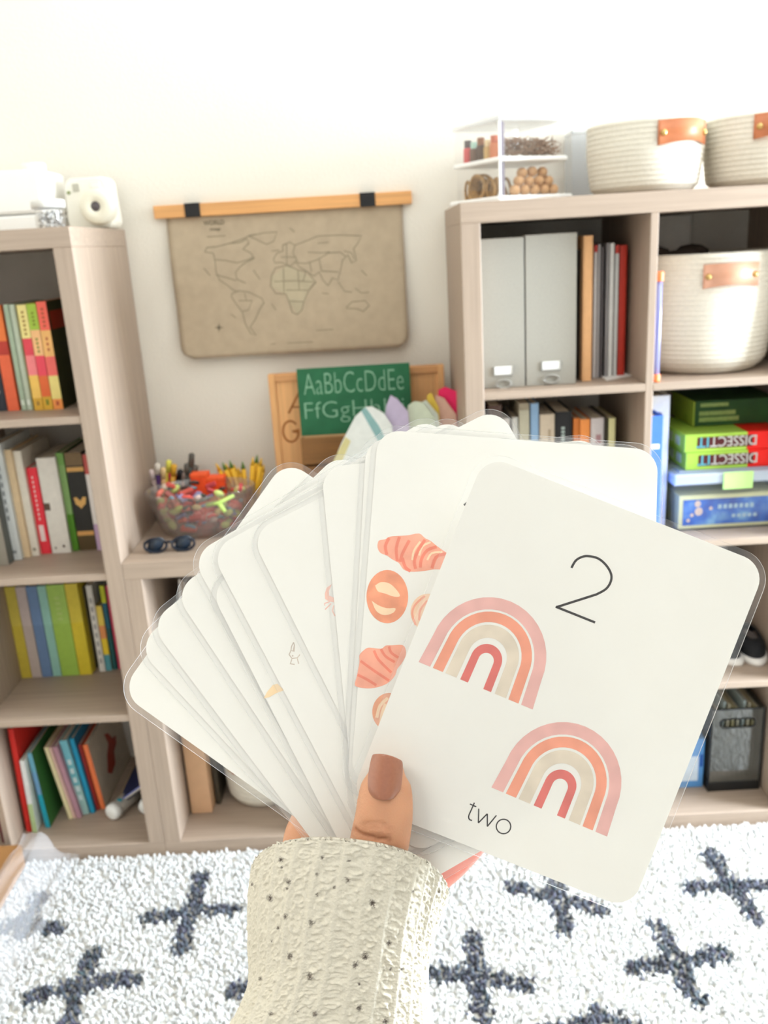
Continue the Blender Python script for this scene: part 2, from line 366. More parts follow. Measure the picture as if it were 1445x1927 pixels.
row(L2, [
 (-8, 17, 1063, 880, (96, 100, 96), 'mottled grey book at the left end of the second shelf row', dict(bands=[(0.5, (66, 76, 78)), (1.0, (150, 144, 132))], Y=0.095)),
 (20, 42, 1054, 836, (220, 224, 222), 'tall pale grey book with small dark dot near its foot', dict(marks=tick(7, 0.2, 0.35, 0.85)+[(0.35, 0.06, 0.3, 0.025)], mk=(140, 144, 146), Y=0.128)),
 (43, 58, 1049, 847, (226, 200, 160), 'thin tan book beside the pale grey one', dict(Y=0.142)),
 (59, 75, 1046, 849, (234, 226, 210), 'thin cream white book left of the red book', dict(marks=[(0.3, 0.05, 0.4, 0.03)], mk=(160, 150, 130), Y=0.15)),
 (76, 97, 1041, 881, (238, 54, 68), 'short red book with a white title box', dict(marks=[(0.28, 0.15, 0.45, 0.19)]+tick(10, 0.12, 0.4, 0.93), mk=(244, 220, 216), Y=0.162)),
 (98, 134.5, 1041, 862, (230, 224, 214), 'thick white paperback with a brown square on its spine', dict(marks=[(0.02, 0.46, 0.3, 0.075), (0.62, 0.06, 0.12, 0.03), (0.2, 0.05, 0.08, 0.02)], mk=(96, 74, 62), Y=0.16)),
 (135, 149, 1036, 853, (98, 146, 52), 'mottled green book beside the black and gold one', dict(bands=[(0.12, (120, 166, 84)), (0.62, (136, 172, 104)), (1.0, (82, 138, 32))], Y=0.172)),
 (150, 182, 1034, 852, (40, 36, 30), 'black book with gold bands and gold emblem on its spine', dict(bands=[(0.13, (122, 98, 66)), (0.145, (30, 28, 24)), (0.19, (214, 164, 92)), (0.8, (36, 34, 30)), (0.845, (214, 160, 92)), (1.0, (84, 66, 34))], Y=0.172)),
 (183, 193, 1034, 856, (232, 222, 226), 'thin white and lilac book with red head touching the side panel', dict(bands=[(0.2, (190, 84, 76)), (0.72, (234, 226, 220)), (1.0, (196, 166, 196))], Y=0.165)),
])
# gold emblem of the black book: heart-like chevron with five points
_e = onY(150, 1034, 0.1705); _e2 = onY(182, 1034, 0.1705); hb = onY(136, 852, 0.172).z-L2
mb = MB(); cx = (_e.x+_e2.x)/2; zz = L2+hb*0.5; hw = (_e2.x-_e.x)*0.36
mb.prism([(cx-hw, zz+.012), (cx-hw*.5, zz+.013), (cx, zz+.003), (cx+hw*.5, zz+.013), (cx+hw, zz+.012), (cx+hw*.8, zz-.004), (cx+hw*.3, zz-.010), (cx, zz-.016), (cx-hw*.3, zz-.010), (cx-hw*.8, zz-.004)], 0.1712, 0.1718)
for bb in [o for o in bpy.data.objects if o.get('label', '').startswith('black book with gold')]:
    o = mb.build('gold_emblem', M('gold_foil', (214, 166, 96), rough=0.35, metal=0.2), bb); o.matrix_parent_inverse = bb.matrix_basis.inverted()
row(L3, [
 (41, 61, 1277, 1105, (222, 202, 84), 'yellow spined book at the left end of the pastel set', dict(bands=[(0.42, (220, 200, 88)), (1.0, (214, 192, 72))], d=0.15, Y=0.219)),
 (61, 80, 1276, 1105, (206, 190, 182), 'lilac grey book between the yellow and the blue of the pastel set', dict(bands=[(0.42, (212, 196, 190)), (1.0, (202, 186, 176))], d=0.15, Y=0.219)),
 (80, 100, 1274, 1104, (116, 146, 186), 'slate blue book of the pastel set', dict(bands=[(0.42, (120, 150, 192)), (1.0, (112, 140, 180))], d=0.15, Y=0.219)),
 (100, 116.5, 1272, 1103, (158, 210, 196), 'pale teal book of the pastel set', dict(bands=[(0.42, (162, 214, 200)), (1.0, (154, 204, 190))], d=0.15, Y=0.219)),
 (116.5, 150, 1271, 1101, (170, 206, 94), 'thick lime green book of the pastel set', dict(bands=[(0.42, (172, 208, 100)), (1.0, (164, 200, 84))], d=0.15, Y=0.219, marks=tick(5, 0.3, 0.62, 0.9), mk=(186, 214, 120))),
 (150, 174, 1269, 1099, (224, 204, 62), 'bright yellow book at the right end of the pastel set', dict(bands=[(0.42, (222, 202, 70)), (1.0, (222, 200, 52))], d=0.15, Y=0.219)),
 (176, 184, 1262, 1105, (92, 84, 58), 'thin dark olive book right of the pastel set', dict(Y=0.25, d=0.12)),
 (187, 199, 1263, 1102, (228, 224, 216), 'thin white book with faint grey print beside thin colourful ones', dict(marks=tick(8, 0.4, 0.1, 0.9), mk=(170, 168, 164), Y=0.232, d=0.14)),
 (199.5, 211, 1261, 1141, (236, 196, 60), 'short yellow and green picture book, the lowest in its row', dict(bands=[(0.3, (236, 208, 90)), (0.5, (232, 150, 90)), (0.75, (238, 206, 52)), (1.0, (90, 160, 170))], Y=0.235, d=0.14)),
 (212, 221, 1260, 1103, (24, 92, 106), 'thin dark teal book near the right end of the third row', dict(bands=[(0.2, (200, 206, 40)), (0.5, (28, 96, 116)), (1.0, (24, 84, 84))], Y=0.238, d=0.14)),
 (222, 229, 1257, 1103, (206, 74, 98), 'thin raspberry pink book at the right end of the third row', dict(Y=0.24, d=0.14)),
])
def lean(xl, xr, yb, xt, yt, Y, col, label, d, **kw):
    a, b = onY(xl, yb, Y), onY(xr, yb, Y); t = onY(xt, yt, Y)
    cx = (a.x+b.x)/2; th = kw.pop('th', math.atan2(t.x-cx, t.z-L4)); hh = math.hypot(t.x-cx, t.z-L4); w = (b.x-a.x)*math.cos(th)
    lift = abs(math.sin(th))*w/2
    o = book(cx-w/2+.0004, cx+w/2-.0004, Y, L4, L4+hh-lift*2, col, label, d=min(d, 0.385-Y), tilt=th, **kw); o.location.z += lift+0.0002
    return o
lean(49, 60, 1565, 21, 1372, 0.068, (214, 44, 36), 'tall red book standing at the left end of the bottom shelf', 0.22, th=.02)
lean(61, 70.5, 1567, 46, 1432, 0.064, (226, 232, 222), 'thin white and pale green book beside the tall red one', 0.2, th=.02, bands=[(0.6, (232, 234, 232)), (1.0, (184, 206, 150))])
lean(86, 95, 1558, 55, 1418, 0.08, (58, 160, 184), 'thin turquoise book with green cover leaning left', 0.26, side=(56, 110, 54), bands=[(0.25, (112, 176, 200)), (0.55, (110, 160, 200)), (1.0, (30, 160, 184))])
lean(129, 138, 1543, 84, 1407, 0.11, (232, 220, 174), 'cream book at the left of the leaning pastel group', 0.22, th=-.135)
lean(138, 144, 1543, 94, 1407, 0.112, (226, 190, 178), 'thin blush book in the leaning pastel group', 0.22, th=-.135)
lean(144, 154, 1541, 101, 1406, 0.112, (186, 142, 156), 'thin mauve book in the leaning pastel group', 0.22, th=-.135)
lean(154, 169, 1534, 121, 1393, 0.126, (150, 196, 200), 'pale teal patterned book in the leaning pastel group', 0.24, th=-.105, bands=[(0.3, (120, 190, 204)), (0.6, (110, 180, 190)), (1.0, (156, 194, 190))], marks=tick(5, 0.5, 0.2, 0.8), mk=(206, 226, 226))
lean(169.5, 179, 1529, 138, 1390, 0.13, (28, 150, 190), 'bright blue book leaning beside the teal patterned one', 0.26, th=-.09, side=(36, 120, 160))
lean(180, 188, 1524, 148, 1402, 0.142, (156, 44, 36), 'dark red book squeezed between blue and orange ones', 0.2, th=-.09)
fox = lean(188.5, 199, 1522, 159, 1402, 0.145, (240, 128, 76), 'orange book whose pale cover shows a red leaf shape', 0.24, th=-.09, side=(212, 200, 180))
mb = MB(); hw = None
bbx = [ch for ch in fox.children if ch.name.startswith('cover')][0].data
xs = max(v.co.x for v in bbx.vertices); hz = max(v.co.z for v in bbx.vertices)
fill_tri(mb, [(0.05, .32), (.075, .22), (.11, .26), (.125, .42), (.15, .46), (.16, .56), (.135, .60), (.115, .74), (.09, .80), (.10, .62), (.075, .52)], lambda a, b: (xs+0.0003, a+0.02, b*hz))
mb.build('cover_picture', cm((164, 56, 34)), fox)
# notebook lying askew and two capped tubes
nb = thing('notebook', 'navy notebook with cream edge leaning over the two white capped tubes', 'notebook', onY(252, 1497, 0.13), rot=(0, math.radians(-34), 0))
B('cover', (-.045, .045, 0, .18, .0, .003), cm((30, 34, 60)), nb); B('pages', (-.044, .044, .002, .178, .003, .009), page_m, nb); B('cover', (-.045, .045, 0, .18, .009, .012), cm((36, 42, 80)), nb); B('cover_stripe', (-.045, .045, -.0006, .0, .009, .012), cm((120, 130, 196)), nb)
mb = MB(); [mb.tube([(-.045, .01+.012*i, -.001), (-.049, .01+.012*i, .006), (-.045, .01+.012*i, .013)], .0012, 6) for i in range(14)]; mb.build('spiral', M('gold_wire', (226, 190, 120), rough=.3, metal=.6), nb)
for px, lab, rz in ((218, 'white capped grey tube with a teal patch, left of two on the bottom shelf', -0.45), (270, 'white capped grey tube half hidden behind the bookcase side', 0.12)):
    r = 0.0215; p = onY(px, 1531, 0.11)
    if px > 250: p.x = -0.071; p.y = 0.125
    t = thing('capped_tube', lab, 'tube', (p.x, p.y, L4), rotz=rz, group=None)
    mb = MB(); mb.tube([(0, 0.0, r+.0005), (0, 0.012, r+.0005), (0, .16, r+.0005)], [r*.86, r*.9, r*.88], 20)
    mb.build('tube_body', M('grey_card_tube', (176, 170, 160), rough=.6), t)
    mb = MB(); mb.tube([(0, -0.018, r+.0005), (0, -0.016, r+.0005), (0, -.010, r+.0005), (0, .004, r+.0005)], [r*.6, r*.85, r, r], 20); mb.build('end_cap', M('white_plastic', (244, 244, 240), rough=.4, noise=.01), t)
    if px < 250:
        mb = MB(); mb.box(-.004, .010, .012, .022, r*1.86, r*1.9+.0006); mb.build('teal_patch', cm((40, 150, 170)), t)
book(-WT/2-0.03, -WT/2-0.012, 0.03, L4, L4+.2, (110, 34, 44), 'dark red book at the lower left edge, left of the bookcase divider', d=.2)

# ---- right bookcase: row of small books on the second shelf
def toprow(Z, Y, items):
    for xl, xr, yt, col, label, kw in items:
        a, b = onY(xl, yt, Y), onY(xr, yt, Y); book(a.x+.0003, b.x-.0003, Y, Z, a.z, col, label, d=0.15, **kw)
toprow(L2, 0.10, [
 (918, 944, 764, (74, 50, 40), 'dark brown book behind the card fan at the left of the small book row', {}),
 (946, 960, 788, (196, 190, 184), 'grey book half hidden by the tallest card corner', {}),
 (963, 975, 786, (206, 206, 200), 'short pale grey book left of a tall cream one', {}),
 (976, 996, 760, (188, 182, 160), 'tall cream grey book left of the light blue book', dict(bands=[(0.05, (160, 150, 128)), (1, (192, 188, 166))])),
 (998, 1014, 760, (142, 176, 210), 'light blue book in the small book row', {}),
 (1015.5, 1044, 781, (206, 190, 168), 'thick beige book right of the light blue one', dict(marks=[(0.55, 0.78, 0.18, 0.1)], mk=(170, 150, 124))),
 (1045, 1077, 776, (26, 24, 26), 'thick black book with pale lettering up its spine', dict(marks=[(0.35, 0.62+0.03*i, 0.2, 0.02) for i in range(9)], mk=(176, 190, 184))),
 (1079, 1091, 788, (206, 116, 46), 'darker orange book beside the black one', {}),
 (1091.5, 1111, 790, (240, 148, 74), 'bright orange book left of the whitish one', {}),
 (1112, 1137, 788, (206, 196, 194), 'whitish book with a dusky pink spot on the spine', dict(marks=[(0.38, 0.78, 0.4, 0.08)], mk=(164, 124, 126))),
 (1138, 1144, 786, (50, 42, 26), 'thin black brown book before the cream one', {}),
 (1145.5, 1159, 788, (214, 206, 152), 'thin cream yellow book at the right end of the small book row', {}),
])
# ---- magazine files, magazines and paper on the top right shelf
grey_file = M('linen_grey_card', (164, 160, 150), rough=.85, noise=.05, scale=300, bump=.1, bscale=800)
steel = M('brushed_steel', (190, 188, 182), rough=.3, metal=.8)
label_m = M('white_label', (250, 250, 246), rough=.7, noise=.01)
def magfile(xa, xb, Y, zt, label, lz):
    t = thing('magazine_file', label, 'file box', ((xa+xb)/2, Y, L1+.0005), group='grey magazine files')
    w = (xb-xa)/2-.0006; h = zt-L1; d = .225
    f = MB(); f.box(-w, w, 0, .003, 0, h, ch=.0008); f.build('front_panel', grey_file, t)
    s = MB()
    for sx in (-1, 1):
        x0, x1 = (-w, -w+.003) if sx < 0 else (w-.003, w)
        poly = [(0.003, 0.003), (d, .003), (d, h*.62), (d*.62, h*.66), (.05, h*.995), (.003, h)]
        s.add([(x, y, z) for x in (x0, x1) for y, z in poly], [(0, 1, 2, 3, 4, 5), (11, 10, 9, 8, 7, 6)]+[(i, i+6, (i+1) % 6+6, (i+1) % 6) for i in range(6)])
    s.box(-w, w, 0.003, d, 0, .003); s.box(-w, w, d, d+.003, 0, h*.62); s.build('box_sides', grey_file, t)
    lb = MB(); lb.box(-.019, .019, -.0016, -.0002, lz, lz+.017); o = lb.build('label_card', label_m, t)
    fr = MB(); fr.box(-.021, .021, -.003, -.0003, lz-.002, lz); fr.box(-.021, -.019, -.003, -.0003, lz, lz+.017); fr.box(.019, .021, -.003, -.0003, lz, lz+.017)
    fr.build('label_holder', steel, o)
    r = MB(); pts = [(.016*math.cos(k*math.pi/10), -.003, lz-.020+.0085*math.sin(k*math.pi/10)) for k in range(21)]
    r.tube(pts, .0016, 8); r.build('pull_ring', steel, t)
    return t
yA = .052; a = onY(906, 717, yA); b = onY(989, 712, yA); c = onY(1084, 708, yA)
magfile(G+FR+.003, b.x-.001, yA, onY(935, 449, yA).z, 'left grey linen magazine file with white label against the bookcase side', .028)
magfile(b.x+.001, c.x, yA, onY(1040, 440, yA).z, 'right grey linen magazine file beside the tan folder', .033)
def R1(xl, xr, yt, col, label, name, cat, Y, d=.2, **kw):
    a, b = onY(xl, 708, Y), onY(xr, 708, Y); book(a.x+.0003, b.x-.0003, Y, L1, onY((xl+xr)/2, yt, Y).z, col, label, d=d, name=name, cat=cat, **kw)
R1(1087, 1092, 470, (70, 56, 44), 'thin dark brown folder against the right magazine file', 'folder', 'folder', .10)
R1(1095, 1113, 444, (230, 176, 124), 'tan wooden coloured folder standing right of the magazine files', 'folder', 'folder', .075)
R1(1114.5, 1121, 462, (206, 200, 198), 'thin grey magazine with a red corner beside the tan folder', 'magazine', 'magazine', .11, bands=[(.05, (190, 60, 50)), (1, (206, 202, 200))])
R1(1121.5, 1127, 460, (176, 172, 172), 'thin mid grey magazine, second of the grey ones', 'magazine', 'magazine', .11)
R1(1127.5, 1133, 466, (96, 90, 92), 'thin charcoal magazine between the grey ones', 'magazine', 'magazine', .112)
R1(1137, 1143, 458, (150, 146, 146), 'thin ash magazine left of the white magazine', 'magazine', 'magazine', .112)
R1(1143.5, 1152, 458, (222, 220, 216), 'white magazine left of the red binder', 'magazine', 'magazine', .11)
R1(1152.5, 1160, 462, (206, 204, 198), 'pale grey magazine touching the red binder', 'magazine', 'magazine', .115, bands=[(.06, (190, 60, 50)), (1, (202, 200, 196))])
R1(1161, 1175, 462, (178, 48, 32), 'red binder at the right end of the magazines', 'binder', 'binder', .118)
q = [onZ(1128, 708, L1), onZ(1185, 698, L1), onZ(1200, 706, L1), onZ(1142, 717, L1)]
mb = MB(); zz = L1+.0006
mb.add([(p.x, p.y, zz) for p in q]+[(p.x, p.y, zz+.0014) for p in q], [(3, 2, 1, 0), (4, 5, 6, 7), (0, 1, 5, 4), (1, 2, 6, 5), (2, 3, 7, 6), (3, 0, 4, 7)])
tag(mb.build('paper_sheet', M('white_paper', (240, 236, 230), noise=.02)), 'white paper sheets lying flat before the magazines', 'paper')

# ================================================================== ROPE BASKETS
rope_m = M('cotton_rope', (224, 217, 202), rough=.9, noise=.05, scale=150, bump=.5, bscale=420)
leather = M('tan_leather', (186, 112, 72), rough=.42, noise=.1, scale=40, bump=.08, bscale=500)
leather2 = M('pale_leather', (206, 152, 124), rough=.4, noise=.08, scale=40, bump=.08, bscale=500)
brass = M('brass', (196, 164, 104), rough=.28, metal=.9)
inner_m = M('basket_dark_cloth', (46, 36, 30), rough=.95, noise=.3, bump=.5)
def basket(cx, cy, z, rt, rb, h, ncoil, label, hang, hz, hw, hh, lm, sy=1.0, group='white rope baskets'):
    t = thing('rope_basket', label, 'basket', (cx, cy, z), group=group)
    prof = []; K = 5
    for i in range(ncoil):
        for k in range(K):
            f = (i+k/K)/ncoil; base = rb+(rt-rb)*min(1, (f*1.6))**.6
            if f < .14: base -= (rb*.16)*(1-f/.14)**2
            prof.append((base+.0015*math.sin(math.pi*k/K), f*h))
    out = [(0.001, 0.0008), (prof[0][0]-.006, .0008)]+prof
    inn = [(r-.009, zz) for r, zz in reversed(prof)]
    mb = MB(); mb.lathe(out+[(prof[-1][0]-.0045, h+.003)]+inn+[(0.001, .006)], n=72, sy=sy); mb.build('basket_body', rope_m, t)
    # leather grip with a bulge, riveted at both ends
    R = rt+.004; mb = MB(); n = 24; vs = []
    for i in range(n+1):
        u = i/n*2-1; th = hang+u*hw/R; bul = .011*max(0, math.cos(u*math.pi/2*1.25))**1.5 if abs(u) < .8 else 0
        rise = .004*math.cos(u*math.pi/2)
        for (dr, zz) in ((.0008+bul, hz-hh/2+rise*1.6), (.0032+bul, hz-hh/2+rise*1.6), (.0032+bul, hz+hh/2+rise*.4), (.0008+bul, hz+hh/2+rise*.4)):
            vs.append(((R+dr)*math.cos(th), (R+dr)*math.sin(th)*sy, zz))
    fs = []
    for i in range(n):
        for k in range(4): fs.append((i*4+k, (i+1)*4+k, (i+1)*4+(k+1) % 4, i*4+(k+1) % 4))
    fs += [(0, 1, 2, 3), (n*4+3, n*4+2, n*4+1, n*4)]
    mb.add(vs, fs, 0, True); hd = mb.build('leather_handle', lm, t)
    for s in (-1, 1):
        th = hang+s*.82*hw/R; mb = MB(); mb.ball(((R+.003)*math.cos(th), (R+.003)*math.sin(th)*sy, hz), .0068, 12, sc=(1, 1, 1)); mb.build('rivet', brass, hd)
    return t
ZT = 1.4705
basket(1.170, 0.165, ZT, .118, .104, .137, 14, 'wide white rope basket with tan leather handle, next to the clear bins', math.radians(-66), .108, .062, .046, leather)
basket(1.417, 0.165, ZT, .118, .104, .137, 14, 'white rope basket cut off by the right edge, its handle half shown', math.radians(-92), .110, .062, .046, leather)
basket(1.312, 0.186, 1.0955, .152, .132, .248, 24, 'large white rope basket with pale leather handle inside a cube', math.radians(-88), .205, .058, .048, leather2)
mb = MB(); mb.ball((0, 0, .0), .05, 12, sc=(1.0, .7, .45)); mb.ball((.03, .02, .012), .04, 10, sc=(1.0, .8, .5)); mb.ball((-.045, .0, .0), .03, 10)
tag(mb.build('cloth_bag', inner_m, loc=(1.255, .165, 1.333)), 'dark brown cloth bag bulging from the large rope basket', 'bag')
mb = MB(); mb.box(1.16, 1.340, .350, .372, 1.0955, 1.428, ch=.002); tag(mb.build('storage_board', M('grey_board', (236, 232, 224), noise=.05)), 'grey board standing upright behind the large rope basket', 'board')
# stackable clear tub behind the baskets
clear = glass('clear_plastic', haze=.06, gloss=.15); clear3 = glass('thin_clear_plastic', haze=.02, gloss=.03, k=.12); clear2 = glass('milky_plastic', haze=.34, gloss=.15, hazec=(246, 248, 250)); white_pl = M('white_lid_plastic', (250, 249, 246), rough=.35, noise=.01)
def tub(name, label, x0, x1, y0, y1, z0, z1, lid, mat, lidmat, latch=None):
    t = thing(name, label, 'storage box', ((x0+x1)/2, (y0+y1)/2, z0)); a, b, h = (x1-x0)/2, (y1-y0)/2, z1-z0
    k = .92
    mb = MB(); th = .0018
    def shell(a0, b0, a1, b1, za, zb):
        c0 = [(-a0, -b0), (a0, -b0), (a0, b0), (-a0, b0)]; c1 = [(-a1, -b1), (a1, -b1), (a1, b1), (-a1, b1)]
        mb.add([(x, y, za) for x, y in c0]+[(x, y, zb) for x, y in c1], [(0, 1, 5, 4), (1, 2, 6, 5), (2, 3, 7, 6), (3, 0, 4, 7)])
    shell(a*k, b*k, a*.97, b*.97, 0.0004, h-lid); shell(a*k-th, b*k-th, a*.97-th, b*.97-th, .002, h-lid)
    mb.add([(-a*k, -b*k, .0004), (a*k, -b*k, .0004), (a*k, b*k, .0004), (-a*k, b*k, .0004)], [(3, 2, 1, 0)])
    mb.build('bin_body', mat, t)
    mb = MB(); mb.box(-a, a, -b, b, h-lid, h, ch=.004); mb.box(-a*.86, a*.86, -b*.86, b*.86, h, h+.003, ch=.001); mb.build('lid', lidmat, t)
    if latch:
        mb = MB(); mb.box(latch[0], latch[1], -b-.004, -b-.0002, h-lid-.012, h+.001, ch=.001); mb.build('latch', latch[2], t)
    return t
tub('clear_tub', 'hazy clear tub standing behind the left rope basket', 1.045, 1.13, .30, .385, ZT, ZT+.15, .012, clear2, clear2)

# ================================================================== CRAFT TIERS (clear two-tier organiser, corner towards the room)
TC = Vector((0.895, 0.220, ZT)); TR = math.radians(27)
half = .084
tiers = thing('craft_organiser', 'clear two tier craft organiser with white trays, its corner facing forward', 'organiser', TC, rotz=TR)
B('base_tray', (-half-.012, half+.012, -half-.012, half+.012, .0004, .012), white_pl, tiers, ch=.003)
for k, z0 in enumerate((.012, .088)):
    mb = MB(); a = half
    for t_ in (0, .0016):
        b_ = a-t_; c0 = [(-b_, -b_), (b_, -b_), (b_, b_), (-b_, b_)]
        mb.add([(x, y, z0) for x, y in c0]+[(x, y, z0+.068) for x, y in c0], [(0, 1, 5, 4), (1, 2, 6, 5), (2, 3, 7, 6), (3, 0, 4, 7)])
    mb.build('clear_wall', clear3, tiers)
    mb = MB(); mb.box(-a-.004, a+.004, -a-.004, a+.004, z0+.067, z0+.076, ch=.002); mb.build('white_rim' if k == 0 else 'lid', white_pl if k == 0 else clear2, tiers)
    mb = MB(); mb.box(-a-.001, -a+.003, -a-.001, -a+.003, z0, z0+.067); mb.build('corner_post', white_pl, tiers)
    mb = MB(); mb.box(-a+.0035, -a+.0135, -a+.0018, -a+.0030, z0+.001, z0+.066); mb.build('reflection_strip', M('dark_reflection', (104, 90, 102), rough=.3), tiers)  # dark reflection next to the post, built as a coloured strip
mb = MB(); mb.box(-.055, .055, -.055, .055, .165, .176, ch=.004); mb.build('top_cover', clear, tiers)
# helper: point in the organiser's own frame
_ca, _sa = math.cos(TR), math.sin(TR)
def tl(x, y, z):
    x *= 1.15; y *= 1.15; return Vector((TC.x+x*_ca-y*_sa, TC.y+x*_sa+y*_ca, TC.z+z))
# lower right: wooden beads; local +x side of the corner is the right face (y = -half)
bead_m = M('raw_wood_bead', (206, 160, 112), rough=.6, noise=.1, scale=80)
k = 0; bead0 = None
for (bx, by, bz) in [(.058, -.056, .009), (.036, -.057, .009), (.014, -.057, .009), (-.008, -.057, .009), (-.030, -.057, .009), (.047, -.055, .026), (.025, -.056, .027), (.003, -.056, .026), (-.020, -.056, .027), (.036, -.052, .044), (.012, -.053, .045), (-.010, -.053, .043), (.056, -.036, .009), (.036, -.036, .01), (.052, -.038, .028)]:
    if bead0 is None: mb = MB(); mb.ball((0, 0, 0), .0118, 14, sc=(1, 1, .92)); bead0 = mb.build('wooden_bead', bead_m)
    o = bead0 if k == 0 else bead0.copy()
    if k: COL.objects.link(o)
    o.location = tl(bx, by, .012+.0025+bz); k += 1
    tag(o, 'pale round wooden bead heaped in the lower right bin', 'bead', 'wooden beads in the lower bin')
# lower left: coil of jute twine against the left face (x = -half)
jute = M('jute_twine', (172, 134, 84), rough=.95, noise=.25, scale=160, bump=.8, bscale=300)
mb = MB(); 
for i in range(9):
    rr = .0265-.0024*(i % 4); xx = -.066+.0042*(i//1 % 5); pts = [(xx+.001*math.sin(3*t_), .012+rr*math.cos(t_), .034+rr*math.sin(t_)) for t_ in np.linspace(0, 2*math.pi, 29)]
    mb.tube(pts, .0027, 6)
for i in range(7):
    pts = [(-.062+.006*i, .050+.008*math.cos(t_+i), .030+.022*math.sin(t_)) for t_ in np.linspace(0, 2*math.pi, 21)]; mb.tube(pts, .0026, 6)
for i in range(7):
    pts = [(-.064+.006*i, -.030+.012*math.cos(t_+i), .028+.022*math.sin(t_)) for t_ in np.linspace(0, 2*math.pi, 21)]; mb.tube(pts, .0026, 6)
o = mb.build('twine_coil', jute); o.matrix_world = Matrix.Translation(TC+Vector((0, 0, .0)))@Matrix.Rotation(TR, 4, 'Z')@Matrix.Scale(1.15, 4, (1, 0, 0))@Matrix.Scale(1.15, 4, (0, 1, 0)); tag(o, 'coil of tan jute twine in the lower left bin', 'twine')
# upper right: shredded paper, upper left: little bottles
raf = M('kraft_shred', (150, 118, 94), rough=.9, noise=.3, scale=90); mb = MB(); rr = random.Random(3)
for i in range(240):
    x, y, z = rr.uniform(-.045, .062), rr.uniform(-.068, -.03), .094+rr.random()**1.4*.03; a_ = rr.uniform(0, 6.28); L = rr.uniform(.008, .02)
    pts = [(min(.068, max(-.05, x+math.cos(a_)*L*u)), min(-.02, max(-.0695, y+math.sin(a_)*L*u)), z+.005*math.sin(u*3+i)) for u in (-1, -.4, .3, 1)]; mb.tube(pts, .0009, 4)
o = mb.build('paper_shred', raf); o.matrix_world = Matrix.Translation(TC)@Matrix.Rotation(TR, 4, 'Z')@Matrix.Scale(1.15, 4, (1, 0, 0))@Matrix.Scale(1.15, 4, (0, 1, 0)); tag(o, 'crinkled brown paper shred in the upper right bin', 'paper shred', kind='stuff')
for (yy, z1, c, capc, lab) in [(.052, .046, (214, 92, 92), (96, 84, 84), 'small red craft bottle in the upper left bin'), (.030, .040, (120, 92, 76), (188, 222, 206), 'small brown craft bottle with mint cap'), (.008, .046, (92, 70, 58), (150, 100, 70), 'small dark craft bottle with brown cap'), (-.016, .038, (206, 170, 110), (236, 214, 170), 'small gold craft bottle beside the corner'), (-.036, .044, (214, 132, 92), (200, 110, 80), 'small copper craft bottle nearest the front corner')]:
    t = thing('craft_bottle', lab, 'bottle', tl(-.058, yy, .0885))
    mb = MB(); mb.lathe([(.0005, 0), (.009, 0), (.0098, .002), (.0098, z1*.62), (.006, z1*.72)], n=16); mb.build('bottle_body', cm(c), t)
    mb = MB(); mb.lathe([(.0075, z1*.66), (.0078, z1*.68), (.0078, z1), (.0005, z1+.001)], n=16); mb.build('cap', cm(capc), t)

# ================================================================== ON TOP OF THE LEFT BOOKCASE
wp = M('warm_white_plastic', (246, 243, 236), rough=.35, noise=.01)
bx = thing('white_case', 'white hinged craft case with seam and latch on the left bookcase', 'case', (-.238, .21, ZT))
B('case_base', (-.125, .122, 0, .16, .0005, .036), wp, bx, ch=.004); B('case_lid', (-.125, .120, 0, .16, .0385, .128), wp, bx, ch=.006)
mb = MB(); mb.box(-.01, .012, -.006, 0, .026, .058, ch=.002); mb.build('latch', white_pl, bx)
mb = MB(); mb.lathe([(.012, .0), (.024, .0), (.026, .004), (.026, .014), (.024, .018), (.012, .018), (.012, 0)], n=28)
t = thing('tape_roll', 'white roll of tape with tan core lying on the white case', 'tape', (-.155, .29, ZT+.1285)); mb.build('tape', wp, t)
mb = MB(); mb.lathe([(.0095, .0005), (.0118, .0005), (.0118, .0185), (.0095, .0185), (.0095, .0005)], n=28); mb.build('core', cm((206, 160, 120)), t)
jar = thing('glass_jar', 'small clear jar of silver bits with white lid before the white case', 'jar', (-.064, .085, ZT))
mb = MB(); mb.lathe([(.001, .0008), (.026, .0008), (.029, .004), (.030, .03), (.030, .037), (.027, .040)], n=28); mb.build('jar_body', clear, jar)
mb = MB(); mb.lathe([(.0295, .039), (.0335, .0395), (.0335, .053), (.031, .055), (.001, .055)], n=28); mb.build('lid', M('silver_grey_lid', (226, 224, 218), rough=.3), jar)
mb = MB(); rr = random.Random(5)
for i in range(60):
    a_, r_ = rr.uniform(0, 6.28), .024*math.sqrt(rr.random()); mb.ball((r_*math.cos(a_), r_*math.sin(a_), .004+rr.random()*.028), rr.uniform(.003, .005), 6)
o = mb.build('silver_bits', M('silver_foil', (214, 212, 208), rough=.25, metal=.5), jar); o['kind'] = 'stuff'
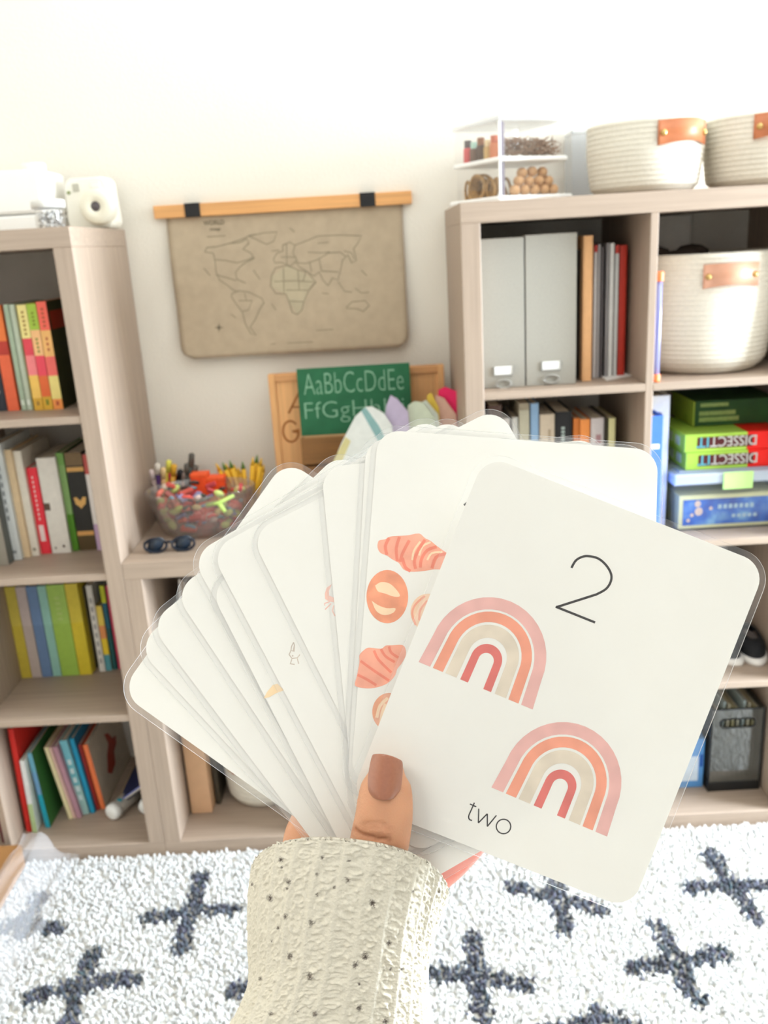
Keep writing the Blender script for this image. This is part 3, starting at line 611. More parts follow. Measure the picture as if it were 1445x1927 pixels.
# instant camera
ic = thing('instant_camera', 'cream instant camera with big round lens on the bookcase corner', 'camera', (-.0475, .292, ZT), rotz=math.radians(-4))
def rrect(w, h, r, n=6, top=1.0):
    pts = []
    for cx, cz, a0 in ((w-r, h-r, 0), (-w+r, h-r, 90), (-w+r, r, 180), (w-r, r, 270)):
        for i in range(n+1):
            a_ = math.radians(a0+90*i/n); x, z = cx+r*math.cos(a_), cz+r*math.sin(a_); x *= 1-(1-top)*z/h; pts.append((x, z))
    return pts
cream = M('cream_plastic', (246, 242, 228), rough=.3, noise=.01)
mb = MB(); P = rrect(.055, .112, .018, top=.9); P2 = [(x*.93, .004+z*.93) for x, z in P]; n = len(P)
vs = [(x, 0, z+.0005) for x, z in P2]+[(x, .010, z+.0005) for x, z in P]+[(x, .055, z+.0005) for x, z in P]
mb.add(vs, [tuple(range(n))]+[(i, i+n, (i+1) % n+n, (i+1) % n) for i in range(n)]+[(i+n, i+2*n, (i+1) % n+2*n, (i+1) % n+n) for i in range(n)]+[tuple(range(3*n-1, 2*n-1, -1))], 0, False)
mb.build('camera_body', cream, ic)
mb = MB(); cxl, czl = .026, .048
for prof, mi in (([(.040, .004), (.040, -.004), (.038, -.022), (.034, -.026), (.012, -.026), (.0105, -.024)], 0),):
    vs = []; K = 36
    for r_, y_ in prof:
        for k in range(K): vs.append((cxl+r_*math.cos(2*math.pi*k/K), y_, czl+r_*math.sin(2*math.pi*k/K)))
    mb.add(vs, [(i*K+k, (i+1)*K+k, (i+1)*K+(k+1) % K, i*K+(k+1) % K) for i in range(len(prof)-1) for k in range(K)], 0, True)
ln = mb.build('lens_barrel', M('ivory_plastic', (240, 234, 214), rough=.35, noise=.01), ic)
mb = MB(); mb.tube([(cxl, -.0245, czl), (cxl, -.020, czl)], .0108, 24); mb.build('lens_glass', M('lens_dark', (92, 84, 88), rough=.12), ln)
mb = MB(); mb.box(-.030, -.014, -.0015, .004, .083, .100, ch=.001); mb.build('viewfinder', M('smoke_grey', (190, 186, 170), rough=.2), ic)
mb = MB(); mb.box(.012, .034, -.0015, .004, .088, .101, ch=.001); mb.build('flash_window', M('flash_white', (236, 232, 226), rough=.15), ic)
mb = MB(); mb.tube([(-.040, -.002, .082), (-.040, .004, .082)], .004, 14); mb.build('shutter_button', cm((150, 158, 110)), ic)

# ================================================================== WALL MAP
kraft = M('kraft_paper', (180, 162, 137), rough=.85, noise=.05, scale=40, bump=.1, bscale=300)
ink = M('map_ink', (140, 130, 108), rough=.9, noise=.1); ink2 = M('map_ink_dark', (122, 112, 92), rough=.9, noise=.05)
mp = thing('wall_map', 'kraft paper world map hanging from an oak rail on the wall', 'map', (0, YW, 0))
mx0, mx1, mz1, mz0 = .104, .664, 1.496, 1.158
def msurf(x, z):
    s = (mz1-z)/(mz1-mz0); u = (x-mx0)/(mx1-mx0)
    return -.006-.020*s**1.5-.010*math.exp(-u*9)*math.sin(min(1, s*1.6)*math.pi)-.004*math.exp(-(1-u)*12)*s
mb = MB(); NX, NZ = 40, 30; r_ = .030; vs = []
for j in range(NZ+1):
    z = mz1+(mz0-mz1)*j/NZ; ins = 0
    if z < mz0+r_: ins = r_-math.sqrt(max(0, r_*r_-(mz0+r_-z)**2))
    for i in range(NX+1):
        x = mx0+ins+(mx1-mx0-2*ins)*i/NX; vs.append((x, msurf(x, z), z))
n0 = len(vs); vs += [(x, y+.0006, z) for x, y, z in vs]
q = lambda i, j: j*(NX+1)+i
fs = [(q(i, j), q(i, j+1), q(i+1, j+1), q(i+1, j)) for j in range(NZ) for i in range(NX)]; fs += [tuple(a_+n0 for a_ in reversed(f)) for f in fs]
rim = [q(i, 0) for i in range(NX+1)]+[q(NX, j) for j in range(1, NZ+1)]+[q(i, NZ) for i in range(NX-1, -1, -1)]+[q(0, j) for j in range(NZ-1, 0, -1)]
fs += [(rim[i], rim[(i+1) % len(rim)], rim[(i+1) % len(rim)]+n0, rim[i]+n0) for i in range(len(rim))]
mb.add(vs, fs, 0, True); sheet = mb.build('map_sheet', kraft, mp)
def mpx(px, py):
    """photograph crop coordinates of the print -> map plane"""
    p = onY(280+px/2.779, 350+py/2.779, YW-.018); return p.x, p.z
def mfn(x, z): return (x, msurf(x, z)-.0005, z)
land = [
 [(290, 345), (300, 322), (350, 318), (430, 297), (500, 272), (525, 258), (560, 252)], [(290, 345), (335, 352), (345, 400), (350, 450), (368, 492), (410, 520), (445, 548), (470, 552)],
 [(420, 300), (470, 296), (510, 276), (520, 300), (490, 330), (530, 350), (548, 378), (505, 400), (478, 420), (452, 452), (458, 488), (505, 508)], [(340, 385), (400, 390), (460, 402), (520, 385), (548, 372)], [(348, 465), (400, 478), (455, 495)],
 [(520, 262), (600, 245), (668, 240), (650, 290), (612, 305), (565, 282), (520, 262)],
 [(432, 565), (470, 548), (520, 555), (590, 588), (602, 610), (578, 648), (556, 700), (530, 738), (562, 780), (535, 772), (505, 720), (490, 660), (452, 612), (432, 580), (432, 565)], [(470, 600), (540, 600), (520, 650), (490, 655)], [(500, 560), (510, 600)],
 [(640, 472), (660, 430), (720, 416), (780, 440), (830, 450), (858, 488), (872, 502), (836, 546), (812, 600), (800, 650), (776, 672), (750, 660), (732, 602), (716, 566), (662, 562), (636, 522), (640, 472)],
 [(655, 500), (760, 496), (860, 502)], [(716, 545), (830, 545)], [(738, 602), (808, 606)], [(702, 430), (706, 560)], [(778, 442), (786, 545)], [(820, 450), (806, 500)],
 [(650, 382), (670, 350), (700, 340), (698, 310), (735, 294), (762, 310), (752, 350), (772, 388), (740, 420), (692, 400), (656, 402), (650, 382)], [(690, 372), (770, 372)], [(718, 300), (720, 410)],
 [(762, 310), (840, 280), (882, 262), (1000, 256), (1112, 260), (1092, 300), (1070, 328), (1086, 390), (1060, 402), (1040, 360), (1012, 390), (1002, 440), (988, 492), (960, 482), (936, 522), (908, 490), (890, 450), (862, 472), (830, 450), (780, 420), (772, 390)],
 [(762, 402), (822, 405), (880, 386), (940, 350), (1000, 346), (1030, 370)], [(890, 382), (902, 445), (990, 450)], [(830, 346), (900, 350), (945, 345)], [(840, 400), (850, 450)], [(1020, 340), (1060, 350), (1075, 385)],
 [(990, 500), (1022, 550), (1062, 556)], [(1080, 535), (1110, 560), (1152, 556)], [(1032, 636), (1062, 606), (1132, 600), (1152, 626), (1122, 656), (1090, 642), (1032, 640)],
 [(640, 340), (680, 336)], [(285, 430), (320, 470)], [(545, 440), (580, 490)], [(1110, 440), (1140, 470)], [(735, 220), (760, 240)], [(430, 670), (455, 690)], [(640, 615), (665, 650)], [(905, 560), (940, 565)]]
mb = MB()
for pl in land: stroke(mb, [mpx(*p) for p in pl], .0021, mfn)
for a0, b0, c0 in ((875, 965, 755), (640, 665, 828), (725, 860, 820), (880, 940, 300), (300, 398, 266)):
    stroke(mb, [mpx(a0, c0), mpx((a0+b0)/2, c0-3), mpx(b0, c0-6)], .0018, mfn)
mb.build('printed_coastlines', ink, sheet)
mb = MB()
for poly in ([(640, 472), (720, 420), (780, 440), (858, 490), (836, 546), (800, 650), (776, 672), (732, 602), (716, 566), (640, 530)],): 
    fill_tri(mb, [mpx(*p) for p in poly], lambda x, z: (x, msurf(x, z)-.0003, z))
mb.build('printed_land_tint', M('map_tint', (180, 166, 138), noise=.06), sheet)
mb = MB()
cx_, cz_ = 368, 740
for k in range(8):
    L_ = 26 if k % 2 == 0 else 12; a_ = k*math.pi/4; 
    fill_tri(mb, [mpx(cx_+5*math.cos(a_-1.2), cz_+5*math.sin(a_-1.2)), mpx(cx_+L_*math.cos(a_), cz_+L_*math.sin(a_)), mpx(cx_+5*math.cos(a_+1.2), cz_+5*math.sin(a_+1.2))], mfn)
mb.build('printed_compass', ink2, sheet)
for txt, x0, x1, y0, y1 in (('WORLD', 283, 390, 206, 180), ('map', 318, 372, 240, 222)):
    a0, b0 = mpx(x0, y0), mpx(x1, y1); o = text_mesh(txt, 'printed_title', ink2, offset=.012, width=b0[0]-a0[0], height=(b0[1]-a0[1])*1.25, parent=sheet)
    o.matrix_local = Matrix.Translation((a0[0], msurf(a0[0], a0[1])-.0012, a0[1]))@Matrix.Rotation(math.radians(90), 4, 'X')
oak = wood('oak_rail', (222, 164, 104), 'X', dark=.14, scale=7)
rl = B('hanger_rail', (.078, .687, -.017, -.0005, 1.489, 1.518), oak, mp, ch=.001)
for x in (.152, .565):
    mb = MB(); mb.box(x, x+.036, -.0205, -.0172, 1.488, 1.518, ch=.001); mb.box(x, x+.036, -.0205, -.002, 1.518, 1.5195); mb.build('hanger_clip', M('black_metal', (26, 24, 24), rough=.5), mp)

# ================================================================== ON THE LOW BOOKCASE: letter board, chalkboard
ZM = .7655
pine = wood('pine_board', (222, 168, 112), 'Z', dark=.12, scale=7); pine_d = M('routed_groove', (160, 100, 50), rough=.8, noise=.1); pine_x = wood('pine_rail', (206, 150, 98), 'X', dark=.12, scale=7)
ybd = .300
wb = thing('wooden_letter_board', 'pine letter tracing board with routed A and G leaning on the wall', 'letter board', (.319, ybd, ZM))
BWd, BH = .424, .352
B('board_panel', (.012, BWd-.012, .006, .020, .0, BH-.012), pine, wb)
for nm, dm, mt in (('frame_side', (0, .016, 0, .024, 0, BH), pine), ('frame_side', (BWd-.016, BWd, 0, .024, 0, BH), pine), ('frame_rail', (.016, BWd-.016, 0, .024, BH-.018, BH), pine_x), ('frame_rail', (.016, BWd-.016, 0, .024, 0, .014), pine_x)):
    B(nm, dm, mt, wb)
def bfn(x, z): return (x, .0055, z)
def bpx(px, py): p = onY(px, py, ybd+.0055); return p.x-.319, p.z-ZM
mb = MB(); stroke(mb, [bpx(543, 778), bpx(562, 740), bpx(580, 778)], .0055, bfn); stroke(mb, [bpx(549, 766), bpx(574, 766)], .004, bfn); mb.build('routed_letter_a', pine_d, wb)
mb = MB(); gx, gz = bpx(547, 812); stroke(mb, arc(gx, gz, .019, .026, 40, 360, 22)+[(gx+.004, gz)], .0055, bfn); mb.build('routed_letter_g', pine_d, wb)
B('board_panel', (.018, .075, .0035, .0058, .014, .085), M('pine_dark', (178, 116, 62), noise=.12), wb)
B('wooden_peg', (.052, .070, -.012, .003, .0, .085), M('pale_peg', (232, 200, 160), noise=.05), wb)
# brown box the chalkboard stands on
cr = thing('wooden_crate', 'brown wooden crate under the green chalkboard', 'crate', (.392, .235, ZM)); dk = wood('stained_crate', (134, 92, 48), 'X', dark=.2, scale=8)
for z in (0, .070, .140): B('slat', (0, .29, 0, .008, z+.0005, z+.0655), dk, cr)
B('crate_back', (0, .29, .05, .058, .0005, .2055), dk, cr); B('crate_side', (0, .008, .008, .05, .0005, .2055), dk, cr); B('crate_side', (.282, .29, .008, .05, .0005, .2055), dk, cr)
cb = thing('chalkboard', 'green chalkboard with chalked alphabet letters before the pine board', 'chalkboard', (.392, .262, ZM+.206), rot=(math.radians(-3), 0, 0))
B('board', (.0, .268, 0, .006, .0, .160), M('green_chalkboard', (44, 104, 70), rough=.85, noise=.12, scale=25), cb)
chalk = M('white_chalk', (134, 178, 148), rough=.95, noise=.15, scale=200)
for txt, z, wdt, hgt, x0 in (('AaBbCcDdEe', .098, .238, .050, .014), ('FfGgHhIiJj', .028, .238, .052, .012)):
    o = text_mesh(txt, 'chalk_lettering', chalk, offset=-.014, width=wdt, height=hgt, parent=cb); o.matrix_local = Matrix.Translation((x0, -.0005, z))@Matrix.Rotation(math.radians(90), 4, 'X')
B('board_ledge', (-.002, .270, -.006, .008, -.006, .0), M('pale_ledge', (190, 150, 104), noise=.05), cb)
# ---- pointed booklets standing in a row, silhouettes rising behind the cards
def leaf(name, label, pts, Y, col, th=.010, side=None):
    P = [onY(px, py, Y) for px, py in pts]; zmin = ZM+.0005
    a_ = min(p.x for p in P); poly = [(p.x-P[0].x, p.z-zmin) for p in P]
    t = thing(name, label, 'booklet', (P[0].x, Y, zmin), group=None)
    mb = MB(); mb.prism(poly, 0, .0015); mb.prism(poly, th-.0015, th); mb.build('cover', cm(col), t)
    c = (sum(p[0] for p in poly)/len(poly), sum(p[1] for p in poly)/len(poly)); q2 = [(c[0]+(x-c[0])*.96, max(.0005, c[1]+(z-c[1])*.96)) for x, z in poly]
    mb = MB(); mb.prism(q2, .0015, th-.0015); mb.build('pages', cm(side) if side else page_m, t)
    return t, poly
def lf(label, top, Y, col, **kw):
    base_l = onY(top[0][0], top[0][1], Y); base_r = onY(top[-1][0], top[-1][1], Y)
    pl = project(Vector((base_l.x, Y, ZM+.001))); pr_ = project(Vector((base_r.x, Y, ZM+.001)))
    return leaf('activity_booklet', label, [pl]+top+[pr_], Y, col, **kw)
def project(p):
    d = p-CAM; z = d.dot(CF); return (W/2+F*d.dot(CR)/z, H/2-F*d.dot(CU)/z)
t, pl = lf('big pale grey pointed booklet with teal stripe before the chalkboard', [(616, 900), (642, 835), (668, 785), (688, 767), (700, 766), (722, 778), (738, 802), (742, 850)], .150, (222, 224, 218))
mb = MB(); z0_ = ZM+.0005
o_ = onY(*project(Vector((t.location.x, .150, z0_))), .150)
fn2 = lambda px, py: ((onY(px, py, .1495).x-t.location.x), -.0006, onY(px, py, .1495).z-z0_)
fill_tri(mb, [(679, 772), (688, 767), (712, 800), (738, 850), (738, 880), (706, 820)], lambda a_, b_: fn2(a_, b_)); mb.build('teal_stripe', cm((132, 170, 168)), t)
mb = MB(); fill_tri(mb, [(626, 870), (650, 822), (660, 830), (640, 876)], lambda a_, b_: fn2(a_, b_)); mb.build('yellow_stripe', cm((206, 196, 140)), t)
lf('lavender pointed booklet with pink edge', [(722, 800), (727, 765), (735, 745), (748, 752), (768, 776), (772, 830)], .165, (190, 176, 200), side=(226, 186, 180), th=.014)
lf('pale sage pointed booklet right of the lavender one', [(763, 800), (768, 764), (780, 756), (796, 758), (818, 786), (822, 830)], .18, (206, 214, 190))
lf('white pointed booklet with green edge', [(792, 800), (794, 758), (802, 754), (824, 780), (832, 830)], .192, (226, 232, 218), side=(150, 190, 110))
lf('yellow pointed booklet left of the pink one', [(800, 800), (804, 745), (812, 740), (826, 768), (830, 830)], .205, (226, 192, 74))
lf('peach pointed booklet between yellow and hot pink', [(816, 800), (820, 744), (836, 750), (858, 780), (862, 830)], .214, (222, 178, 156))
lf('hot pink booklet with slanted top beside the bookcase', [(822, 800), (825, 735), (838, 729), (862, 738), (867, 745), (870, 830)], .226, (240, 36, 100), side=(236, 60, 110))

# ---- clear oval basin of colourful bits with pens
basin = thing('plastic_basin', 'clear oval basin filled with colourful craft bits on the low bookcase', 'basin', (.145, .205, ZM))
SX, SYb = 1.0, .72
mb = MB(); mb.lathe([(.001, .001), (.085, .001), (.098, .006), (.108, .03), (.122, .075), (.127, .104), (.131, .106), (.131, .109), (.124, .108), (.118, .075), (.104, .03), (.09, .008), (.001, .006)], n=48, sx=SX, sy=SYb)
mb.build('basin_body', glass('basin_plastic', tint=(244, 240, 238), haze=.06, gloss=.1), basin)
rr = random.Random(21); pal = [(226, 92, 84), (214, 84, 92), (206, 220, 130), (232, 128, 110), (150, 150, 190), (196, 214, 140), (96, 110, 100), (160, 90, 84), (226, 206, 150), (128, 176, 196), (222, 100, 88), (214, 190, 180), (90, 70, 66)]
PNAME = ['small coral rod', 'raspberry block', 'pale green oval', 'salmon rod', 'lilac block', 'sage oval', 'dark green rod', 'brick red block', 'straw oval', 'sky blue rod', 'tomato red block', 'beige oval', 'dark brown rod']
cs = [cm(c) for c in pal]; blk = []
for i in range(120):
    lvl = i/120*.094; a_ = rr.uniform(0, 6.28); rim_ = .086+.027*min(1, lvl/.07)
    r_ = rim_*(.93 if rr.random() < .66 else math.sqrt(rr.random())*.85)
    x, y, z = r_*math.cos(a_)*SX*.95, r_*math.sin(a_)*SYb*.93, .012+lvl
    key = i % 13
    if i < 13:
        w_, h_, d_ = rr.uniform(.010, .019), rr.uniform(.0035, .0075), rr.uniform(.004, .008); mb = MB()
        if i % 3 == 0: mb.tube([(-w_, 0, 0), (0, .002, .002), (w_, 0, -.001)], [h_*.8, h_, h_*.8], 8)
        elif i % 3 == 1: mb.box(-w_, w_, -d_, d_, -h_, h_, ch=.002)
        else: mb.ball((0, 0, 0), w_*.8, 10, sc=(1, .7, .6))
        o = mb.build('craft_piece', cs[key]); blk.append(o)
    else: o = blk[key].copy(); COL.objects.link(o)
    o.location = basin.location+Vector((x, y, z)); o.rotation_euler = (rr.uniform(-.5, .5), rr.uniform(-.7, .7), a_+1.57+rr.uniform(-.5, .5))
    tag(o, PNAME[key]+' craft piece jumbled in the clear basin', 'craft piece', PNAME[key]+' craft pieces in the basin')
mb = MB(); mb.tube([(-.03, .0, 0), (.0, .0, .004), (.035, .004, .018)], [.006, .005, .004], 8); mb.tube([(.0, .0, .002), (.012, -.003, -.018)], [.006, .005], 8)
o = mb.build('plastic_toy', cm((196, 226, 122))); o.location = basin.location+Vector((.058, -.078, .086)); tag(o, 'lime green branching plastic piece at the basin front', 'toy')
# pens
def pen(base, tip, r, col, label, tipc=None, name='pencil', cat='pencil', grp=None):
    b_, t_ = Vector(base), Vector(tip); L_ = (t_-b_).length
    th = thing(name, label, cat, b_, group=grp); th.rotation_euler = (t_-b_).to_track_quat('Z', 'Y').to_euler()
    mb = MB(); mb.tube([(0, 0, 0), (0, 0, L_*.86)], r, 8); mb.build('barrel', cm(col), th)
    mb = MB()
    if name == 'pencil': mb.tube([(0, 0, L_*.86), (0, 0, L_)], [r, r*.15], 8)
    else: mb.tube([(0, 0, L_*.80), (0, 0, L_*.98), (0, 0, L_)], [r*1.15, r*1.12, r*.7], 8)
    mb.build('point' if name == 'pencil' else 'pen_cap', cm(tipc or (230, 200, 160)), th)
def cupat(x, y, label, h=.085, r=.034, mat=None):
    t = thing('pen_cup', label, 'cup', (x, y, ZM)); mb = MB(); mb.lathe([(.001, .0008), (r*.85, .0008), (r, h), (r-.002, h), (r*.85-.002, .004), (.001, .004)], n=24); mb.build('cup_body', mat, t); return t
YP = .315
cupat(.028, YP, 'clear cup of markers behind the basin at its left', mat=clear)
cupat(.232, YP+.005, 'clear cup of yellow pencils behind the basin at its right', mat=clear)
def pp(px, py, Y): return onY(px, py, Y)
for (bx_, tx, ty, c, tc_, lab) in [(.016, 284, 884, (206, 180, 170), (240, 220, 216), 'pale pink marker, leftmost of the marker cup'), (.018, 296, 872, (90, 50, 120), (236, 226, 214), 'purple marker with white cap in the marker cup'), (.024, 308, 880, (222, 176, 120), (238, 206, 150), 'tan marker in the marker cup'), (.028, 318, 866, (214, 190, 60), (226, 220, 90), 'lemon yellow marker leaning left in the marker cup'), (.034, 328, 874, (222, 160, 50), (224, 170, 50), 'amber marker in the marker cup'), (.036, 322, 890, (236, 70, 30), (200, 20, 70), 'red marker with crimson cap in the marker cup'), (.040, 340, 884, (40, 30, 34), (30, 26, 30), 'black marker at the right of the marker cup'), (.044, 336, 894, (240, 110, 40), (240, 110, 40), 'orange marker at the right of the marker cup')]:
    pen((bx_, YP+rr.uniform(-.012, .012), ZM+.006), pp(tx, ty, YP-.005+rr.uniform(-.015, .015)), .0066, c, lab, tc_, name='marker', cat='marker')
for (bx_, tx, ty, c, lab) in [(.075, 352, 872, (70, 66, 60), 'dark grey marker left of the tallest one'), (.08, 361, 853, (60, 62, 56), 'tallest dark marker standing behind the basin'), (.085, 368, 875, (64, 60, 100), 'dusky violet marker right of the tallest one'), (.07, 346, 888, (196, 160, 146), 'beige marker behind the basin rim')]:
    pen((bx_, YP, ZM+.004), pp(tx, ty, YP), .0068, c, lab, (150, 130, 120) if c[0] > 100 else (96, 92, 84), name='marker', cat='marker')
for i, (tx, ty, g) in enumerate([(406, 872, 0), (418, 870, 1), (424, 872, 0), (432, 866, 1), (440, 874, 0), (448, 880, 0), (456, 868, 1), (476, 860, 0), (484, 856, 1), (492, 862, 0), (497, 874, 0)]):
    pen((.222+.0025*i, YP+rr.uniform(-.012, .012), ZM+.006), pp(tx, ty, YP+rr.uniform(-.02, .02)), .0060, (232, 178, 40), ['far left leaning', 'left leaning', 'second left leaning', 'green tipped left', 'short left', 'middle', 'green tipped middle', 'upright right', 'green tipped right', 'right leaning', 'far right leaning'][i]+' yellow pencil in the clear cup', (96, 130, 60) if g else (226, 180, 60), grp=None)
for px, py, s_, lab in ((376, 900, .021, 'orange cube box behind the basin, left of two'), (407, 906, .022, 'orange cube box behind the basin, right of two')):
    p = onY(px, py, .285); t = thing('orange_box', lab, 'box', (p.x, .275, ZM)); B('box_body', (-s_, s_, 0, .03, .0005, p.z-ZM+.004), cm((250, 84, 34)), t); B('lid', (-s_-.001, s_+.001, -.001, .031, p.z-ZM+.004, p.z-ZM+.014), cm((252, 98, 48)), t)
# sunglasses folded on the shelf edge
sg = thing('sunglasses', 'folded dark navy sunglasses lying before the basin', 'sunglasses', (.094, .060, ZM+.0005), rotz=math.radians(3))
navy = M('navy_acetate', (20, 27, 40), rough=.25, noise=.05)
mb = MB()
for s in (-1, 1):
    pts = [(s*.031+.025*math.cos(t_), .002*math.sin(t_), .017+.0155*math.sin(t_)) for t_ in np.linspace(0, 2*math.pi, 25)]; mb.tube(pts, .0032, 8)
mb.tube([(-.008, 0, .022), (0, -.001, .025), (.008, 0, .022)], .0028, 8); mb.build('frame', navy, sg)
for s in (-1, 1):
    mb = MB(); mb.tube([(s*.031, .0008, .017), (s*.031, -.0008, .017)], .0235, 22, sy=.64); mb.build('lens', M('dark_lens', (30, 42, 56), rough=.08), sg)
    mb = MB(); mb.tube([(s*.056, .002, .024), (s*.05, .010, .022), (-s*.02, .014+.003*s, .018), (-s*.045, .015+.003*s, .006)], .0026, 8); mb.build('temple_arm', navy, sg)

# ================================================================== INSIDE THE LOW BOOKCASE
pg = lambda *a_: book(*a_[:-2], a_[-2], a_[-1])
for i, (xa, w_, col, tl_, lab, yy) in enumerate([(.058, .006, (226, 220, 214), .10, 'white booklet leaning at the left of the low cube', .12), (.078, .005, (176, 150, 124), .05, 'thin tan booklet second in the low cube', .12), (.090, .004, (232, 226, 218), .03, 'thin white booklet third in the low cube', .12), (.099, .005, (150, 120, 92), 0, 'brown booklet fourth in the low cube', .12), (.108, .004, (214, 206, 196), 0, 'pale grey booklet fifth in the low cube', .12), (.117, .005, (190, 172, 150), 0, 'beige booklet sixth in the low cube', .12), (.127, .006, (228, 220, 210), 0, 'white booklet seventh in the low cube', .12)]):
    book(xa, xa+w_, yy, .3905, .3905+.285-.004*i, col, lab, d=.2, tilt=tl_, name='booklet', cat='booklet')
tb = thing('tan_box', 'tan cardboard box standing in the bottom left low cube', 'box', (.090, .105, .0395)); B('box_body', (-.045, .008, 0, .2, .0005, .22), M('tan_card', (214, 172, 134), noise=.04), tb); B('lid', (-.046, .009, -.001, .201, .22, .235), M('tan_card_lid', (206, 162, 124), noise=.04), tb)
book(.101, .113, .14, .0395, .27, (70, 62, 48), 'dark olive book between tan box and white basket', d=.18)
bb = basket(.226, .195, .0395, .105, .092, .215, 14, 'white rope basket low behind the card fan with small leather tag', math.radians(-120), .12, .020, .018, leather, sy=.95)

# ================================================================== RIGHT BOOKCASE, RIGHT COLUMN
X2 = G+FR+CE+TH
tube_ = thing('craft_tube', 'slim lavender plastic tube with orange end caps beside the rope basket', 'tube', (X2+.0095, .012, 1.0958))
mb = MB(); mb.tube([(0, 0, .014), (0, 0, .205)], .0065, 14); mb.build('tube_body', glass('lavender_plastic', tint=(196, 200, 244), haze=.55, hazec=(176, 180, 232)), tube_)
og = M('orange_plastic', (252, 138, 84), rough=.35, noise=.02)
for z0_, z1_ in ((.0, .016), (.203, .222)):
    mb = MB(); mb.tube([(0, 0, z0_), (0, 0, z0_+.002), (0, 0, z1_-.002), (0, 0, z1_)], [.0075, .0085, .0085, .0075], 14); mb.build('end_cap', og, tube_)
# binders
def binder(x0, x1, y, h, col, label, hole=None, lab=None, d=.25):
    t = thing('ring_binder', label, 'binder', ((x0+x1)/2, y, L2+.0005)); w_ = (x1-x0)/2
    mb = MB(); mb.box(-w_, w_, 0, .003, 0, h, ch=.001); mb.box(-w_, -w_+.003, .003, d, 0, h); mb.box(w_-.003, w_, .003, d, 0, h); mb.build('cover', cm(col), t)
    mb = MB(); mb.box(-w_+.004, w_-.004, .02, d-.01, .006, h-.008); mb.build('pages', page_m, t)
    if hole:
        mb = MB(); mb.tube([(.0, -.0012, h-hole), (0, .0005, h-hole)], .0085, 18); mb.build('finger_hole', M('hole_dark', (92, 82, 86), rough=.6), t)
    if lab:
        mb = MB(); mb.box(-w_*.75, w_*.5, -.0006, .0004, lab, lab+.010); mb.build('spine_label', label_m, t)
binder(X2+.0195, X2+.066, .088, onY(1250, 745, .085).z-L2, (224, 224, 222), 'white ring binder with finger hole behind the blue one', hole=.045, d=.27)
binder(X2+.002, X2+.0285, .012, onY(1240, 783, .012).z-L2, (70, 120, 226), 'bright blue ring binder with small white spine label', lab=onY(1235, 845, .012).z-L2, d=.07)
# clear bin with puzzle box
lime = M('lime_latch', (196, 244, 150), rough=.35, noise=.02)
xb0, xb1 = X2+.070, X2+.335-.002
tub('clear_bin', 'clear plastic bin with hazy lid and lime green latch', xb0, xb1, .055, .345, L2+.0003, L2+.136, .026, glass('bin_plastic', tint=(248, 251, 253), haze=.03, gloss=.03, k=.2, hazec=(200, 226, 244)), glass('bin_lid_plastic', haze=.72, gloss=.15, hazec=(222, 234, 250)), latch=(-.045+.022, .045-.002, lime))
pz = thing('puzzle_box', 'blue night sky puzzle box with cream border inside the clear bin', 'puzzle', (xb0+.020, .072, L2+.004))
B('box_body', (0, .222, 0, .2, .0, .078), M('cream_box', (250, 236, 176), noise=.03), pz); 
def pic_mat():
    m_ = bpy.data.materials.new('night_print'); m_.use_nodes = True; nt = m_.node_tree; p = nt.nodes['Principled BSDF']; tc = nt.nodes.new('ShaderNodeTexCoord'); n_ = nt.nodes.new('ShaderNodeTexNoise'); n_.inputs['Scale'].default_value = 22; n_.inputs['Detail'].default_value = 5
    r = nt.nodes.new('ShaderNodeValToRGB'); e = r.color_ramp.elements; e[0].position = .35; e[0].color = lin((30, 70, 168))+(1,); e[1].position = .72; e[1].color = lin((150, 196, 232))+(1,)
    k_ = r.color_ramp.elements.new(.52); k_.color = lin((52, 112, 206))+(1,)
    nt.links.new(tc.outputs['Object'], n_.inputs['Vector']); nt.links.new(n_.outputs[0], r.inputs[0]); nt.links.new(r.outputs[0], p.inputs['Base Color']); p.inputs['Roughness'].default_value = .4; return m_
mb = MB(); mb.box(.010, .217, -.0008, .0004, .008, .068); pp_ = mb.build('printed_picture', pic_mat(), pz)
mb = MB()
for cx_, cz_, r_ in ((.045, .040, .009), (.042, .058, .007), (.022, .020, .004), (.072, .046, .004), (.03, .032, .004)): fill_tri(mb, arc(cx_, cz_, r_, r_*1.1, 0, 350, 12), lambda a_, b_: (a_, -.0012, b_))
mb.build('printed_lantern', M('lantern_print', (246, 206, 186), noise=.05), pp_)
mb = MB()
for i in range(7): mb.box(.088+.012*i, .096+.012*i, -.0013, -.0009, .044, .054)
for i in range(5): mb.box(.120+.012*i, .128+.012*i, -.0013, -.0009, .022, .030)
mb.build('printed_lines', M('pale_print', (196, 216, 226), noise=.05), pp_)
